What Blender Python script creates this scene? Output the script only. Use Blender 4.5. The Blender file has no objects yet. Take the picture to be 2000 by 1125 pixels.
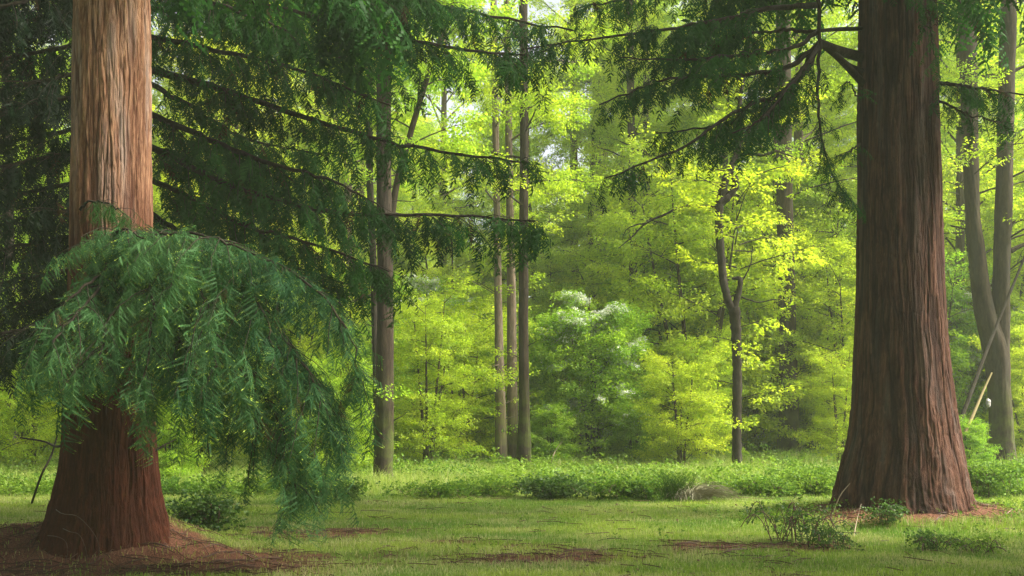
import bpy, math
import numpy as np
from mathutils import Vector

rng = np.random.default_rng(11)
scene = bpy.context.scene
COL = scene.collection
pi = math.pi

# ------------------------------------------------------------------ camera
CAM_H, FPX, HZ = 1.7, 2000.0, 810.0          # eye height, focal length in photo pixels, horizon row
cam = bpy.data.cameras.new("camera")
cam.lens = 36.0; cam.sensor_width = 36.0
cam.shift_y = (HZ - 562.5) / 2000.0
cam.clip_start = 0.1; cam.clip_end = 2000
camo = bpy.data.objects.new("camera", cam); COL.objects.link(camo)
camo.location = (0, 0, CAM_H); camo.rotation_euler = (math.radians(90), 0, 0)
scene.camera = camo

# ------------------------------------------------------------------ light
SUN_EL, SUN_AZ = 48.0, 98.0                  # azimuth clockwise from the view direction (+Y)
SUN_E, SUN_ANG, SKY, EXPO = 3.6, 22.0, 0.115, 1.85
HAZE = 0.0011
w = bpy.data.worlds.new("World"); scene.world = w; w.use_nodes = True
nt = w.node_tree; nt.nodes.clear()
sky = nt.nodes.new("ShaderNodeTexSky"); sky.sky_type = 'NISHITA'; sky.sun_disc = False
sky.sun_elevation = math.radians(SUN_EL); sky.sun_rotation = math.radians(SUN_AZ)
sky.air_density = 0.6; sky.dust_density = 5.0; sky.ozone_density = 0.2
bg = nt.nodes.new("ShaderNodeBackground"); bg.inputs[1].default_value = SKY
wo = nt.nodes.new("ShaderNodeOutputWorld")
hs = nt.nodes.new('ShaderNodeHueSaturation'); hs.inputs['Saturation'].default_value = 0.35   # thin high cloud over the blue
nt.links.new(sky.outputs[0], hs.inputs['Color']); nt.links.new(hs.outputs[0], bg.inputs[0]); nt.links.new(bg.outputs[0], wo.inputs[0])
sd = bpy.data.lights.new("sun", 'SUN'); sd.energy = SUN_E; sd.angle = math.radians(SUN_ANG)
sd.color = (1.0, 0.93, 0.80)
so = bpy.data.objects.new("sun", sd); COL.objects.link(so)
a, e = math.radians(SUN_AZ), math.radians(SUN_EL)
so.rotation_euler = Vector((math.sin(a)*math.cos(e), math.cos(a)*math.cos(e), math.sin(e))).to_track_quat('Z', 'Y').to_euler()
vs = scene.view_settings
scene.display_settings.display_device = 'sRGB'
vs.view_transform = 'Standard'; vs.look = 'None'; vs.exposure = EXPO; vs.gamma = 1.0; vs.use_curve_mapping = False
cy = scene.cycles
cy.max_bounces = 8; cy.diffuse_bounces = 6; cy.glossy_bounces = 1; cy.transmission_bounces = 6
cy.volume_bounces = 1; cy.transparent_max_bounces = 4
cy.caustics_reflective = False; cy.caustics_refractive = False
cy.sample_clamp_indirect = 6.0
cy.use_denoising = True; cy.denoising_prefilter = 'NONE'; cy.use_adaptive_sampling = False

# ------------------------------------------------------------------ maths helpers
def P(px, py, d):
    return np.array([(px-1000)/FPX*d, d, CAM_H+(HZ-py)/FPX*d])

def norm(v):
    return v/np.maximum(np.linalg.norm(v, axis=-1, keepdims=True), 1e-9)

def _hash(i, j, seed):
    n = (i.astype(np.int64)*374761393 + j.astype(np.int64)*668265263 + seed*974634777) & 0x7fffffff
    n = ((n ^ (n >> 13))*1274126177) & 0x7fffffff
    return ((n ^ (n >> 16)) & 0xffff)/65535.0

def vnoise(x, y, seed=0, period=None):
    x = np.asarray(x, float); y = np.asarray(y, float)
    i = np.floor(x).astype(np.int64); j = np.floor(y).astype(np.int64)
    u = x-i; v = y-j
    u = u*u*(3-2*u); v = v*v*(3-2*v)
    i1 = i+1
    if period: i = i % period; i1 = i1 % period
    return (_hash(i, j, seed)*(1-u)+_hash(i1, j, seed)*u)*(1-v) + (_hash(i, j+1, seed)*(1-u)+_hash(i1, j+1, seed)*u)*v

def fbm(x, y, seed=0, octv=4, period=None):
    s = 0; a = 0.5; t = 0
    for o in range(octv):
        s = s + a*vnoise(x*2**o, y*2**o, seed+o*17, period*2**o if period else None); t += a; a *= 0.5
    return s/t

def catmull(pts, n):
    p = np.array(pts, float)
    p = np.vstack([2*p[0]-p[1], p, 2*p[-1]-p[-2]])
    m = len(p)-3
    t = np.linspace(0, m-1e-6, n); k = t.astype(int); u = (t-k)[:, None]
    a, b, c, d = p[k], p[k+1], p[k+2], p[k+3]
    return 0.5*((2*b)+(-a+c)*u+(2*a-5*b+4*c-d)*u**2+(-a+3*b-3*c+d)*u**3)

def frames(d, up=None, roll=None):
    """rotation matrices whose columns are x, y=d, z"""
    d = norm(d)
    if up is None: up = np.broadcast_to(np.array([0, 0, 1.0]), d.shape)
    x = np.cross(d, up)
    bad = np.linalg.norm(x, axis=-1) < 1e-3
    x[bad] = np.array([1.0, 0, 0]); x = norm(x); z = np.cross(x, d)
    if roll is not None:
        c, s = np.cos(roll)[:, None], np.sin(roll)[:, None]
        x, z = x*c+z*s, z*c-x*s
    return np.stack([x, d, z], axis=-1)

# ------------------------------------------------------------------ mesh builder
class MB:
    def __init__(s): s.V = []; s.F = []; s.T = []; s.K = []; s.M = []; s.n = 0
    def add(s, V, F, tint=0.5, tip=0.0, mat=0):
        V = np.asarray(V, np.float32).reshape(-1, 3); F = np.asarray(F, np.int64)
        s.V.append(V); s.F.append(F+s.n); s.M.append(np.full(len(F), mat, np.int32))
        s.T.append(np.broadcast_to(np.asarray(tint, np.float32), (len(V),)))
        s.K.append(np.broadcast_to(np.asarray(tip, np.float32), (len(V),)))
        s.n += len(V)
    def stamp(s, T, R, t, sc, tint=None, mat=0):
        """copies of template T=(V,F,tip) by rotations R, positions t, scales sc"""
        V, F, tip = T; m = len(t)
        if m == 0: return
        sc = np.broadcast_to(np.asarray(sc, float), (m,))
        W = np.einsum('mij,nj->mni', R, V)*sc[:, None, None]+t[:, None, :]
        FF = (F[None]+(np.arange(m)*len(V))[:, None, None]).reshape(-1, F.shape[1])
        if tint is None: tint = rng.random(m)
        s.add(W.reshape(-1, 3), FF, np.repeat(tint, len(V)), np.tile(tip, m), mat)
    def tubes(s, Pt, R, k=5, tint=0.5, mat=0):
        """Pt (m,n,3) polylines, R (m,n) radii"""
        m, n, _ = Pt.shape
        if m == 0: return
        T = norm(np.gradient(Pt, axis=1))
        mean = norm(Pt[:, -1]-Pt[:, 0])
        ref = np.where((np.abs(mean[:, 2]) > 0.75)[:, None], np.array([1.0, 0.2, 0]), np.array([0, 0, 1.0]))
        u = norm(np.cross(ref[:, None, :], T)); v = np.cross(T, u)
        th = np.arange(k)/k*2*pi
        ring = u[:, :, None, :]*np.cos(th)[None, None, :, None]+v[:, :, None, :]*np.sin(th)[None, None, :, None]
        W = Pt[:, :, None, :]+ring*R[:, :, None, None]
        i = np.arange(n-1)[:, None]; j = np.arange(k)[None, :]; jn = (j+1) % k
        q = np.stack([i*k+j, i*k+jn, (i+1)*k+jn, (i+1)*k+j], -1).reshape(-1, 4)
        F = (q[None]+(np.arange(m)*n*k)[:, None, None]).reshape(-1, 4)
        s.add(W.reshape(-1, 3), F, np.repeat(np.broadcast_to(tint, (m,)), n*k), 0, mat)
    def mesh(s, name, mats, smooth=False, off=(0, 0, 0)):
        V = np.concatenate(s.V)-np.array(off, np.float32)
        me = bpy.data.meshes.new(name)
        me.vertices.add(len(V)); me.vertices.foreach_set("co", V.astype(np.float32).ravel())
        tot = np.concatenate([np.full(len(f), f.shape[1]) for f in s.F])
        loops = np.concatenate([f.ravel() for f in s.F]).astype(np.int32)
        start = np.concatenate([[0], np.cumsum(tot)[:-1]]).astype(np.int32)
        me.loops.add(len(loops)); me.loops.foreach_set("vertex_index", loops)
        me.polygons.add(len(tot)); me.polygons.foreach_set("loop_start", start)
        me.polygons.foreach_set("material_index", np.concatenate(s.M))
        me.polygons.foreach_set("use_smooth", np.full(len(tot), smooth))
        me.update(calc_edges=True)
        for nm, arr in (("tint", s.T), ("tip", s.K)):
            at = me.attributes.new(nm, 'FLOAT', 'POINT'); at.data.foreach_set("value", np.concatenate(arr).astype(np.float32))
        for mt in (mats if isinstance(mats, (list, tuple)) else [mats]): me.materials.append(mt)
        return me
    def build(s, name, mats, parent=None, smooth=False):
        off = (0, 0, 0)
        if parent is not None:
            off = np.array(parent.location)
            if parent.parent is not None: off = off+np.array(parent.parent.location)
        o = bpy.data.objects.new(name, s.mesh(name, mats, smooth, off)); COL.objects.link(o)
        if parent is not None: o.parent = parent
        return o

def link_mesh(name, me, parent=None):
    o = bpy.data.objects.new(name, me); COL.objects.link(o); o.parent = parent; return o

def tag(o, label=None, cat=None, group=None, kind=None):
    if label: o["label"] = label
    if cat: o["category"] = cat
    if group: o["group"] = group
    if kind: o["kind"] = kind
    return o

def thing(name, label, cat, loc=(0, 0, 0), rot=0.0, group=None):
    o = bpy.data.objects.new(name, None); COL.objects.link(o)
    o.location = tuple(float(v) for v in loc); o.rotation_euler = (0, 0, rot)
    o.empty_display_size = 0.3
    return tag(o, label, cat, group)

def copy_tree(o, parent=None):
    c = o.copy(); COL.objects.link(c); c.parent = parent
    for ch in list(o.children): copy_tree(ch, c)
    return c

# ------------------------------------------------------------------ materials
def nodes(name):
    m = bpy.data.materials.new(name); m.use_nodes = True
    t = m.node_tree; t.nodes.clear()
    out = t.nodes.new("ShaderNodeOutputMaterial")
    return m, t, out

def mixrgb(t, fac, a, b, mode='MIX'):
    n = t.nodes.new("ShaderNodeMix"); n.data_type = 'RGBA'; n.blend_type = mode
    for sock, v in ((n.inputs[0], fac), (n.inputs[6], a), (n.inputs[7], b)):
        if isinstance(v, bpy.types.NodeSocket): t.links.new(v, sock)
        elif isinstance(v, (int, float)): sock.default_value = v
        else: sock.default_value = (*v, 1)
    return n.outputs[2]

def attr(t, name):
    n = t.nodes.new("ShaderNodeAttribute"); n.attribute_name = name; return n.outputs["Fac"]

def noise(t, scale, detail=4, vec=None, stretch=None, rough=0.6, dist=0.0):
    n = t.nodes.new("ShaderNodeTexNoise"); n.inputs["Scale"].default_value = scale; n.inputs["Detail"].default_value = detail
    n.inputs["Roughness"].default_value = rough; n.inputs["Distortion"].default_value = dist
    tc = t.nodes.new("ShaderNodeTexCoord"); v = tc.outputs["Object"]
    if stretch:
        mp = t.nodes.new("ShaderNodeMapping"); mp.inputs["Scale"].default_value = stretch
        t.links.new(v, mp.inputs[0]); v = mp.outputs[0]
    t.links.new(v, n.inputs["Vector"]); return n.outputs[0]

def ramp(t, fac, stops):
    r = t.nodes.new("ShaderNodeValToRGB"); t.links.new(fac, r.inputs[0])
    el = r.color_ramp.elements
    while len(el) < len(stops): el.new(0.5)
    for e_, (p, c) in zip(el, stops): e_.position = p; e_.color = (*c, 1)
    return r.outputs[0]

def leaf_mat(name, c1, c2, tipc=None, transl=0.45, tboost=1.5, gloss=0.05, vary=0.5):
    m, t, out = nodes(name)
    oi = t.nodes.new("ShaderNodeObjectInfo")
    ad = t.nodes.new("ShaderNodeMath"); ad.operation = 'MULTIPLY_ADD'
    t.links.new(oi.outputs["Random"], ad.inputs[0]); ad.inputs[1].default_value = vary
    sc_ = t.nodes.new("ShaderNodeMath"); sc_.operation = 'MULTIPLY'
    t.links.new(attr(t, "tint"), sc_.inputs[0]); sc_.inputs[1].default_value = 1-vary
    t.links.new(sc_.outputs[0], ad.inputs[2])
    c = mixrgb(t, ad.outputs[0], c1, c2)
    if not tipc: c = mixrgb(t, 1.0, c, ramp(t, attr(t, "tip"), [(0.0, (0.5, 0.6, 0.6)), (0.5, (1, 1, 1)), (1.0, (1.3, 1.2, 1.1))]), 'MULTIPLY')
    if tipc: c = mixrgb(t, attr(t, "tip"), c, tipc)
    d = t.nodes.new("ShaderNodeBsdfDiffuse"); t.links.new(c, d.inputs[0])
    tr = t.nodes.new("ShaderNodeBsdfTranslucent")
    t.links.new(mixrgb(t, 1.0, c, (tboost*0.97, tboost*1.0, tboost*0.8), 'MULTIPLY'), tr.inputs[0])
    mx = t.nodes.new("ShaderNodeMixShader"); mx.inputs[0].default_value = transl
    t.links.new(d.outputs[0], mx.inputs[1]); t.links.new(tr.outputs[0], mx.inputs[2])
    g = t.nodes.new("ShaderNodeBsdfGlossy"); g.inputs["Roughness"].default_value = 0.45
    m2 = t.nodes.new("ShaderNodeMixShader"); m2.inputs[0].default_value = gloss
    t.links.new(mx.outputs[0], m2.inputs[1]); t.links.new(g.outputs[0], m2.inputs[2])
    t.links.new(m2.outputs[0], out.inputs[0])
    return m

def bark_mat(name, dark, mid, light, stretch=(14, 14, 1.0), bump=0.5, use_h=True, moss=None, bdist=0.02, zshade_red=None):
    m, t, out = nodes(name)
    n1 = noise(t, 1.0, 6, stretch=stretch, rough=0.7, dist=0.9)
    n2 = noise(t, 1.0, 3, stretch=(stretch[0]*0.2, stretch[1]*0.2, stretch[2]*0.35))
    c = ramp(t, n1, [(0.36, dark), (0.5, mid), (0.64, light)])
    c2 = ramp(t, n2, [(0.35, tuple(0.62*x for x in mid)), (0.65, light)])
    c = mixrgb(t, 0.4, c, c2)
    n5 = noise(t, 1.0, 4, stretch=(5, 5, 0.5)); r5 = t.nodes.new('ShaderNodeMapRange'); t.links.new(n5, r5.inputs[0]); r5.inputs[1].default_value = 0.48; r5.inputs[2].default_value = 0.68; r5.inputs[4].default_value = 0.45
    g5 = sum(light)/3; 
    if zshade_red:   # grey weathering fades downward; lower bark redder, with shade painted into its colour
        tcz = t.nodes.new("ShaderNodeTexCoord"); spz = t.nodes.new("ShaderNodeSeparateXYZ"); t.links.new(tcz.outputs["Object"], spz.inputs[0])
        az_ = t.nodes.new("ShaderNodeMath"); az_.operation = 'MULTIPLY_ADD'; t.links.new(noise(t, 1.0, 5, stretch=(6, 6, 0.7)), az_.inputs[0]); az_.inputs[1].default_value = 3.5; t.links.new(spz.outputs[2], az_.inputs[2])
        mz = t.nodes.new("ShaderNodeMapRange"); t.links.new(az_.outputs[0], mz.inputs[0]); mz.inputs[1].default_value = zshade_red[0]+1.75; mz.inputs[2].default_value = zshade_red[1]+1.75
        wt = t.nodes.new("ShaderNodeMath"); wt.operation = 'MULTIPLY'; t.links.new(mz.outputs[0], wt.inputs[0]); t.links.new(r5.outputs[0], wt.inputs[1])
        shaded_red = mixrgb(t, 1.0, c, (0.26, 0.14, 0.12), 'MULTIPLY'); c = mixrgb(t, mz.outputs[0], shaded_red, c); fac5 = wt.outputs[0]
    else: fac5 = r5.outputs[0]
    c = mixrgb(t, fac5, c, (g5*1.05, g5*0.97, g5*0.88))
    if use_h:
        r = t.nodes.new("ShaderNodeMapRange"); t.links.new(attr(t, "tint"), r.inputs[0])
        r.inputs[1].default_value = 0.25; r.inputs[2].default_value = 0.75
        c = mixrgb(t, r.outputs[0], mixrgb(t, 0.7, c, dark), c)
    if moss:
        n3 = noise(t, 2.3, 4)
        geo = t.nodes.new("ShaderNodeTexCoord"); sp = t.nodes.new("ShaderNodeSeparateXYZ"); t.links.new(geo.outputs["Object"], sp.inputs[0])
        mr = t.nodes.new("ShaderNodeMapRange"); t.links.new(sp.outputs[2], mr.inputs[0])
        mr.inputs[1].default_value = 3.0; mr.inputs[2].default_value = 0.2
        mu = t.nodes.new("ShaderNodeMath"); mu.operation = 'MULTIPLY'; t.links.new(mr.outputs[0], mu.inputs[0])
        rr = t.nodes.new("ShaderNodeMapRange"); t.links.new(n3, rr.inputs[0]); rr.inputs[1].default_value = 0.4; rr.inputs[2].default_value = 0.62
        t.links.new(rr.outputs[0], mu.inputs[1])
        c = mixrgb(t, mu.outputs[0], c, moss)
    b = t.nodes.new("ShaderNodeBump"); b.inputs["Strength"].default_value = bump; b.inputs["Distance"].default_value = bdist
    n4 = noise(t, 1.0, 5, stretch=(stretch[0]*2.5, stretch[1]*2.5, stretch[2]*1.6), rough=0.7)
    t.links.new(n4, b.inputs["Height"])
    p = t.nodes.new("ShaderNodeBsdfPrincipled"); p.inputs["Roughness"].default_value = 0.9
    p.inputs["Specular IOR Level"].default_value = 0.15
    t.links.new(c, p.inputs["Base Color"]); t.links.new(b.outputs[0], p.inputs["Normal"])
    t.links.new(p.outputs[0], out.inputs[0])
    return m

M = {}
M['bark_l'] = bark_mat("redwood_bark", (0.06, 0.019, 0.010), (0.23, 0.100, 0.055), (0.50, 0.29, 0.165), (38, 38, 3.6), 1.0, zshade_red=(2.6, 4.4))
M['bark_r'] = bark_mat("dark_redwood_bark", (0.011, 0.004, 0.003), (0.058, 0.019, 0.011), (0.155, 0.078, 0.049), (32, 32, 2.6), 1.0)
M['bark_g'] = bark_mat("grey_brown_bark", (0.014, 0.009, 0.005), (0.036, 0.025, 0.015), (0.075, 0.056, 0.032), (22, 22, 4), 0.8, False, (0.09, 0.12, 0.015))
M['bark_m'] = bark_mat('dark_mossy_bark', (0.010, 0.007, 0.004), (0.028, 0.019, 0.012), (0.060, 0.043, 0.027), (22, 22, 4), 0.9, False, (0.08, 0.11, 0.015))
M['bark_p'] = bark_mat("pale_bark", (0.045, 0.032, 0.022), (0.11, 0.078, 0.052), (0.19, 0.145, 0.105), (18, 18, 4), 0.6, False, (0.14, 0.16, 0.03))
M['bark_d'] = bark_mat("dark_limb_bark", (0.008, 0.006, 0.004), (0.022, 0.016, 0.010), (0.052, 0.042, 0.026), (20, 20, 6), 0.6, False)
M['needle_n'] = leaf_mat("fresh_needles", (0.020, 0.072, 0.024), (0.080, 0.190, 0.058), (0.34, 0.48, 0.06), 0.25, 1.3, 0.008, 0.0)
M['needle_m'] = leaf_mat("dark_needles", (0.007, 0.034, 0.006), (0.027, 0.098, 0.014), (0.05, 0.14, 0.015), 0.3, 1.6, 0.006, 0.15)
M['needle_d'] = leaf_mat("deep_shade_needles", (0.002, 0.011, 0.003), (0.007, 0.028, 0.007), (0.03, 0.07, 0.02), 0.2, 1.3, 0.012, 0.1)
M['leaf_y'] = leaf_mat("young_yellow_green_leaves", (0.17, 0.30, 0.018), (0.44, 0.50, 0.030), None, 0.5, 1.7, 0.012, 0.45)
M['leaf_g'] = leaf_mat("fresh_green_leaves", (0.12, 0.26, 0.020), (0.33, 0.45, 0.032), None, 0.5, 1.75, 0.012, 0.4)
M['leaf_u'] = leaf_mat("undergrowth_leaves", (0.05, 0.13, 0.015), (0.20, 0.31, 0.03), None, 0.4, 1.5, 0.012, 0.25)
M['leaf_b'] = leaf_mat("bramble_leaves", (0.025, 0.07, 0.014), (0.10, 0.18, 0.025), None, 0.35, 1.5, 0.02, 0.2)
M['grass'] = leaf_mat("lawn_blades", (0.11, 0.23, 0.02), (0.33, 0.43, 0.05), (0.50, 0.46, 0.22), 0.35, 1.4, 0.03, 0.0)
M['dead'] = leaf_mat('dead_brown_sprays', (0.06, 0.03, 0.015), (0.16, 0.08, 0.04), None, 0.1, 1.0, 0.0, 0.0)
M['straw'] = leaf_mat("dry_straw", (0.36, 0.26, 0.14), (0.60, 0.48, 0.30), None, 0.2, 1.1, 0.03, 0.0)
M['blossom'] = leaf_mat("white_blossom", (0.75, 0.77, 0.70), (0.85, 0.86, 0.82), None, 0.3, 1.0, 0.02, 0.0)
M['litter'] = leaf_mat("dead_needle_litter", (0.06, 0.022, 0.013), (0.24, 0.11, 0.065), None, 0.05, 1.0, 0.02, 0.0)

def simple_mat(name, c, rough=0.8):
    m, t, out = nodes(name)
    p = t.nodes.new("ShaderNodeBsdfPrincipled"); p.inputs["Roughness"].default_value = rough
    n = noise(t, 30, 3); cc = mixrgb(t, n, tuple(0.6*x for x in c), c)
    t.links.new(cc, p.inputs["Base Color"]); t.links.new(p.outputs[0], out.inputs[0]); return m
M['bag'] = simple_mat("weathered_white_plastic", (0.42, 0.39, 0.37), 0.6)
M['fungus'] = simple_mat("orange_fungus", (0.65, 0.14, 0.03), 0.6)
M['stick'] = simple_mat("bare_stick", (0.36, 0.27, 0.18))
M['cane'] = simple_mat("reddish_cane", (0.12, 0.06, 0.04))
M['mossy'] = simple_mat("mossy_dead_pole", (0.26, 0.20, 0.07))

# ------------------------------------------------------------------ ground
XL, DL = (212-1000)/FPX*12.1, 12.1            # the left redwood
XR, DR = (1760-1000)/FPX*17.0, 17.0           # the right redwood
PATCH = [(600, 1044, 190, 15, 1.0), (1040, 1090, 330, 18, 0.95), (430, 1105, 230, 30, 1.0), (1480, 1072, 190, 13, 0.8),
         (1330, 1078, 170, 10, .6), (620, 985, 60, 6, .5), (780, 1015, 90, 6, .45), (860, 1060, 160, 10, .6)]
def pix_ground(x, y):
    return 1000+x*FPX/np.maximum(y, 1.0), HZ+CAM_H*FPX/np.maximum(y, 1.0)

def litter_mask(x, y):
    px, py = pix_ground(x, y)
    m = 0
    m = np.maximum(m, 1.25*np.exp(-(((x-XL+0.8)/2.4)**2+((y-DL+0.3)/1.6)**2)**1.5))
    m = np.maximum(m, 1.25*np.exp(-(((x-XR)/2.1)**2+((y-DR+0.35)/1.35)**2)**2))
    for cx, cy_, sx, sy, k in PATCH:
        m = np.maximum(m, k*np.exp(-((px-cx)/sx)**2-((py-cy_)/sy)**2))
    n = fbm(x*1.3, y*2.2, 5, 4)
    return np.clip((m*1.15+(n-0.5)*1.7-0.30)*1.9, 0, 1)

def ground_h(x, y):
    h = 0.10*(fbm(x*0.25+9, y*0.25, 3, 3)-0.5)
    h = h+0.44*np.exp(-np.where(x < XL, np.abs((x-XL)/2.3)**2.0, ((x-XL)/1.0)**2)-np.abs((y-DL-0.45)/0.95)**2.2)
    h = h+0.26*np.exp(-(((x-XR-0.1)/1.9)**2+((y-DR)/1.35)**2)**1.6)
    nearb = np.exp(-((x-XL)/2.6)**2-((y-DL)/1.6)**2)+np.exp(-((x-XR)/2.2)**2-((y-DR)/1.6)**2)
    h = h+0.16*nearb*(fbm(x*3.1, y*3.1, 15, 3)-0.5)
    far = np.clip((y-21)/6, 0, 1)
    h = h+far*0.14*(fbm(x*0.5, y*0.5, 8, 3)-0.45)
    h = h+np.clip((y-34)/60, 0, 1)*0.5
    return h

xs = np.concatenate([-np.geomspace(400, 18, 24), np.linspace(-17.5, 17.5, 350), np.geomspace(18, 400, 24)])
ys = np.concatenate([-np.geomspace(150, 3, 10), np.linspace(-2, 8.5, 20), np.linspace(8.6, 32, 280), np.geomspace(32.5, 700, 70)])
X, Y = np.meshgrid(xs, ys)
Z = ground_h(X, Y)+0.012*(vnoise(X*9, Y*9, 2)-0.5)*(Y < 33)
V = np.stack([X, Y, Z], -1).reshape(-1, 3)
nx, ny = len(xs), len(ys)
i = np.arange(ny-1)[:, None]; j = np.arange(nx-1)[None, :]
F = np.stack([i*nx+j, i*nx+j+1, (i+1)*nx+j+1, (i+1)*nx+j], -1).reshape(-1, 4)
g = MB(); g.add(V, F, litter_mask(X, Y).ravel(), np.clip((Y-20)/3, 0, 1).ravel())
m, t, out = nodes("forest_floor")
n1 = noise(t, 6, 6); n2 = noise(t, 55, 4); n3 = noise(t, 1.2, 4)
soil = ramp(t, n2, [(0.3, (0.035, 0.014, 0.009)), (0.5, (0.13, 0.055, 0.032)), (0.72, (0.28, 0.15, 0.09))])
green = ramp(t, n1, [(0.35, (0.045, 0.085, 0.012)), (0.6, (0.12, 0.16, 0.025)), (0.75, (0.20, 0.20, 0.06))])
wood = ramp(t, n3, [(0.35, (0.03, 0.05, 0.012)), (0.65, (0.07, 0.10, 0.02))])
c = mixrgb(t, attr(t, "tip"), mixrgb(t, attr(t, "tint"), green, soil), wood)
b = t.nodes.new("ShaderNodeBump"); b.inputs["Strength"].default_value = 0.7; b.inputs["Distance"].default_value = 0.03
t.links.new(n2, b.inputs["Height"])
p = t.nodes.new("ShaderNodeBsdfPrincipled"); p.inputs["Roughness"].default_value = 0.95; p.inputs["Specular IOR Level"].default_value = 0.1
t.links.new(c, p.inputs["Base Color"]); t.links.new(b.outputs[0], p.inputs["Normal"]); t.links.new(p.outputs[0], out.inputs[0])
tag(g.build("ground", m, smooth=True), kind='structure')

# ------------------------------------------------------------------ trunks
def trunk_mesh(mb, path, rad, nu=64, nv=120, flute=0.05, bark=0.02, strips=60, vlen=1.2, seed=0, zs=None, lobes=0.0, lobe_h=1.0, mat=0):
    """path: list of (x,y,z); rad: radii at those; a displaced tube with stringy bark"""
    path = np.array(path, float); rad = np.array(rad, float)
    C = catmull(np.hstack([path, rad[:, None]]), 200)
    if zs is None: zs = np.linspace(path[0, 2], path[-1, 2], nv)
    cz = np.maximum.accumulate(C[:, 2]+np.arange(200)*1e-7)
    cx = np.interp(zs, cz, C[:, 0]); cyy = np.interp(zs, cz, C[:, 1]); r = np.interp(zs, cz, C[:, 3])
    th = np.arange(nu)/nu*2*pi
    TH, ZZ = np.meshgrid(th, zs)
    u = TH/(2*pi)
    u = u+0.010*(fbm(u*18, ZZ*1.6, seed+41, 3, 18)-0.5)*2*(flute < 0.049 or flute > 0.055)
    low = np.exp(-np.maximum(ZZ-zs[0], 0)/lobe_h)
    warp = 0.25*(vnoise(u*12, ZZ*0.6, seed+31, 12)-0.5)*2
    fl = fbm((u*9), ZZ*0.10+seed, seed+1, 2, 9)-0.5
    lb = (vnoise(u*8, ZZ*0.25, seed+5, 8)-0.5)*2
    h1 = 1-np.abs(2*fbm(u*strips+warp, ZZ/vlen, seed+2, 3, strips)-1)      # ridged strips
    h2 = fbm(u*strips*2, ZZ/vlen*1.7, seed+9, 3, strips*2)
    crack = np.clip((fbm(u*int(strips*0.6), ZZ/vlen*0.5, seed+13, 3, int(strips*0.6))-0.35)*5, 0, 1)
    f1 = np.abs(2*fbm(u*strips+warp, ZZ/vlen*0.55, seed+2, 3, strips)-1)
    f2 = np.abs(2*fbm(u*strips*2.6+warp*2, ZZ/vlen*1.1, seed+19, 2, int(strips*2.6)//1)-1) if False else np.abs(2*fbm(u*strips*3+warp*2, ZZ/vlen*1.1, seed+19, 2, strips*3)-1)
    H = np.clip(f1*4.0, 0, 1)**0.6*0.55+np.clip(f2*3.0, 0, 1)**0.7*0.25+0.2*h2
    cc = np.clip(np.abs(fbm(u*int(strips*0.75), ZZ*3.2, seed+51, 3, int(strips*0.75))-0.5)*14, 0, 1)
    H = H*(0.55+0.45*crack)*(0.78+0.22*cc)
    rough = fbm(u*int(strips*1.5), ZZ*7.0, seed+23, 3, int(strips*1.5))-0.5
    plate = fbm(u*9, ZZ*0.9, seed+27, 2, 9)-0.5
    R_ = r[:, None]*(1+flute*fl*2+lobes*low*lb)+bark*(H-0.62)*(1+0.6*low)*(1+1.2*plate)+bark*rough*low*1.8
    Xp = cx[:, None]+R_*np.cos(TH); Yp = cyy[:, None]+R_*np.sin(TH)
    Vt = np.stack([Xp, Yp, ZZ], -1).reshape(-1, 3)
    n = len(zs); i = np.arange(n-1)[:, None]; j = np.arange(nu)[None, :]; jn = (j+1) % nu
    Ft = np.stack([i*nu+j, i*nu+jn, (i+1)*nu+jn, (i+1)*nu+j], -1).reshape(-1, 4)
    if False: pass
    Hn = np.clip((H-0.15)/0.6, 0, 1)
    mb.add(Vt, Ft, Hn.ravel(), 0, mat)

def rows_to_path(rows, d, top):
    """rows (py, xl, xr) top to bottom in the photo -> path and radii from the ground up, then on to the height top"""
    pts, rr = [], []
    for py, xl, xr in sorted(rows, key=lambda r: -r[0]):
        c = P((xl+xr)/2, py, d); pts.append(c); rr.append((xr-xl)/2/FPX*d)
    a_, b_ = pts[-1], pts[-2]
    dx = (a_-b_)/(a_[2]-b_[2])
    k = 4
    for q in range(1, k+1):
        z = a_[2]+(top-a_[2])*q/k
        pts.append(a_+dx*(z-a_[2])*0.7); rr.append(rr[len(rows)-1]*(1-0.8*q/k))
    return pts, rr

# ------------------------------------------------------------------ foliage templates
def kites(base, tipd, wid, nrm):
    """arrays of kite quads from base points, tip vectors, widths"""
    side = norm(np.cross(tipd, nrm))*wid[:, None]/2
    V = np.stack([base, base+tipd*0.45+side, base+tipd, base+tipd*0.45-side], 1)
    return V

def quads_template(V, tip):
    n = len(V)
    return V.reshape(-1, 3), np.arange(n*4).reshape(n, 4), np.repeat(tip, 4).astype(float)

def needle_quads(p0, d, L, nn, nl, nw, nrm, curve=None):
    """flat rows of needle pairs along a twig: each pair is one crosswise rhombus"""
    t = (np.arange(nn)+0.6)/nn
    c = p0+d*(L*t)[:, None]
    if curve is not None: c = c+curve*(L*t**2)[:, None]
    s = np.cross(d, nrm); s = s/np.linalg.norm(s)
    ln = nl*(1-0.55*(2*t-0.9)**2)
    Vq = np.stack([c-d*nw/2, c+s*ln[:, None]+d*nl*0.28, c+d*nw*0.9, c-s*ln[:, None]+d*nl*0.28], 1)
    Vq[:, 1] += rng.normal(0, nl*0.10, (nn, 3)); Vq[:, 3] += rng.normal(0, nl*0.10, (nn, 3))
    return Vq

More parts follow.
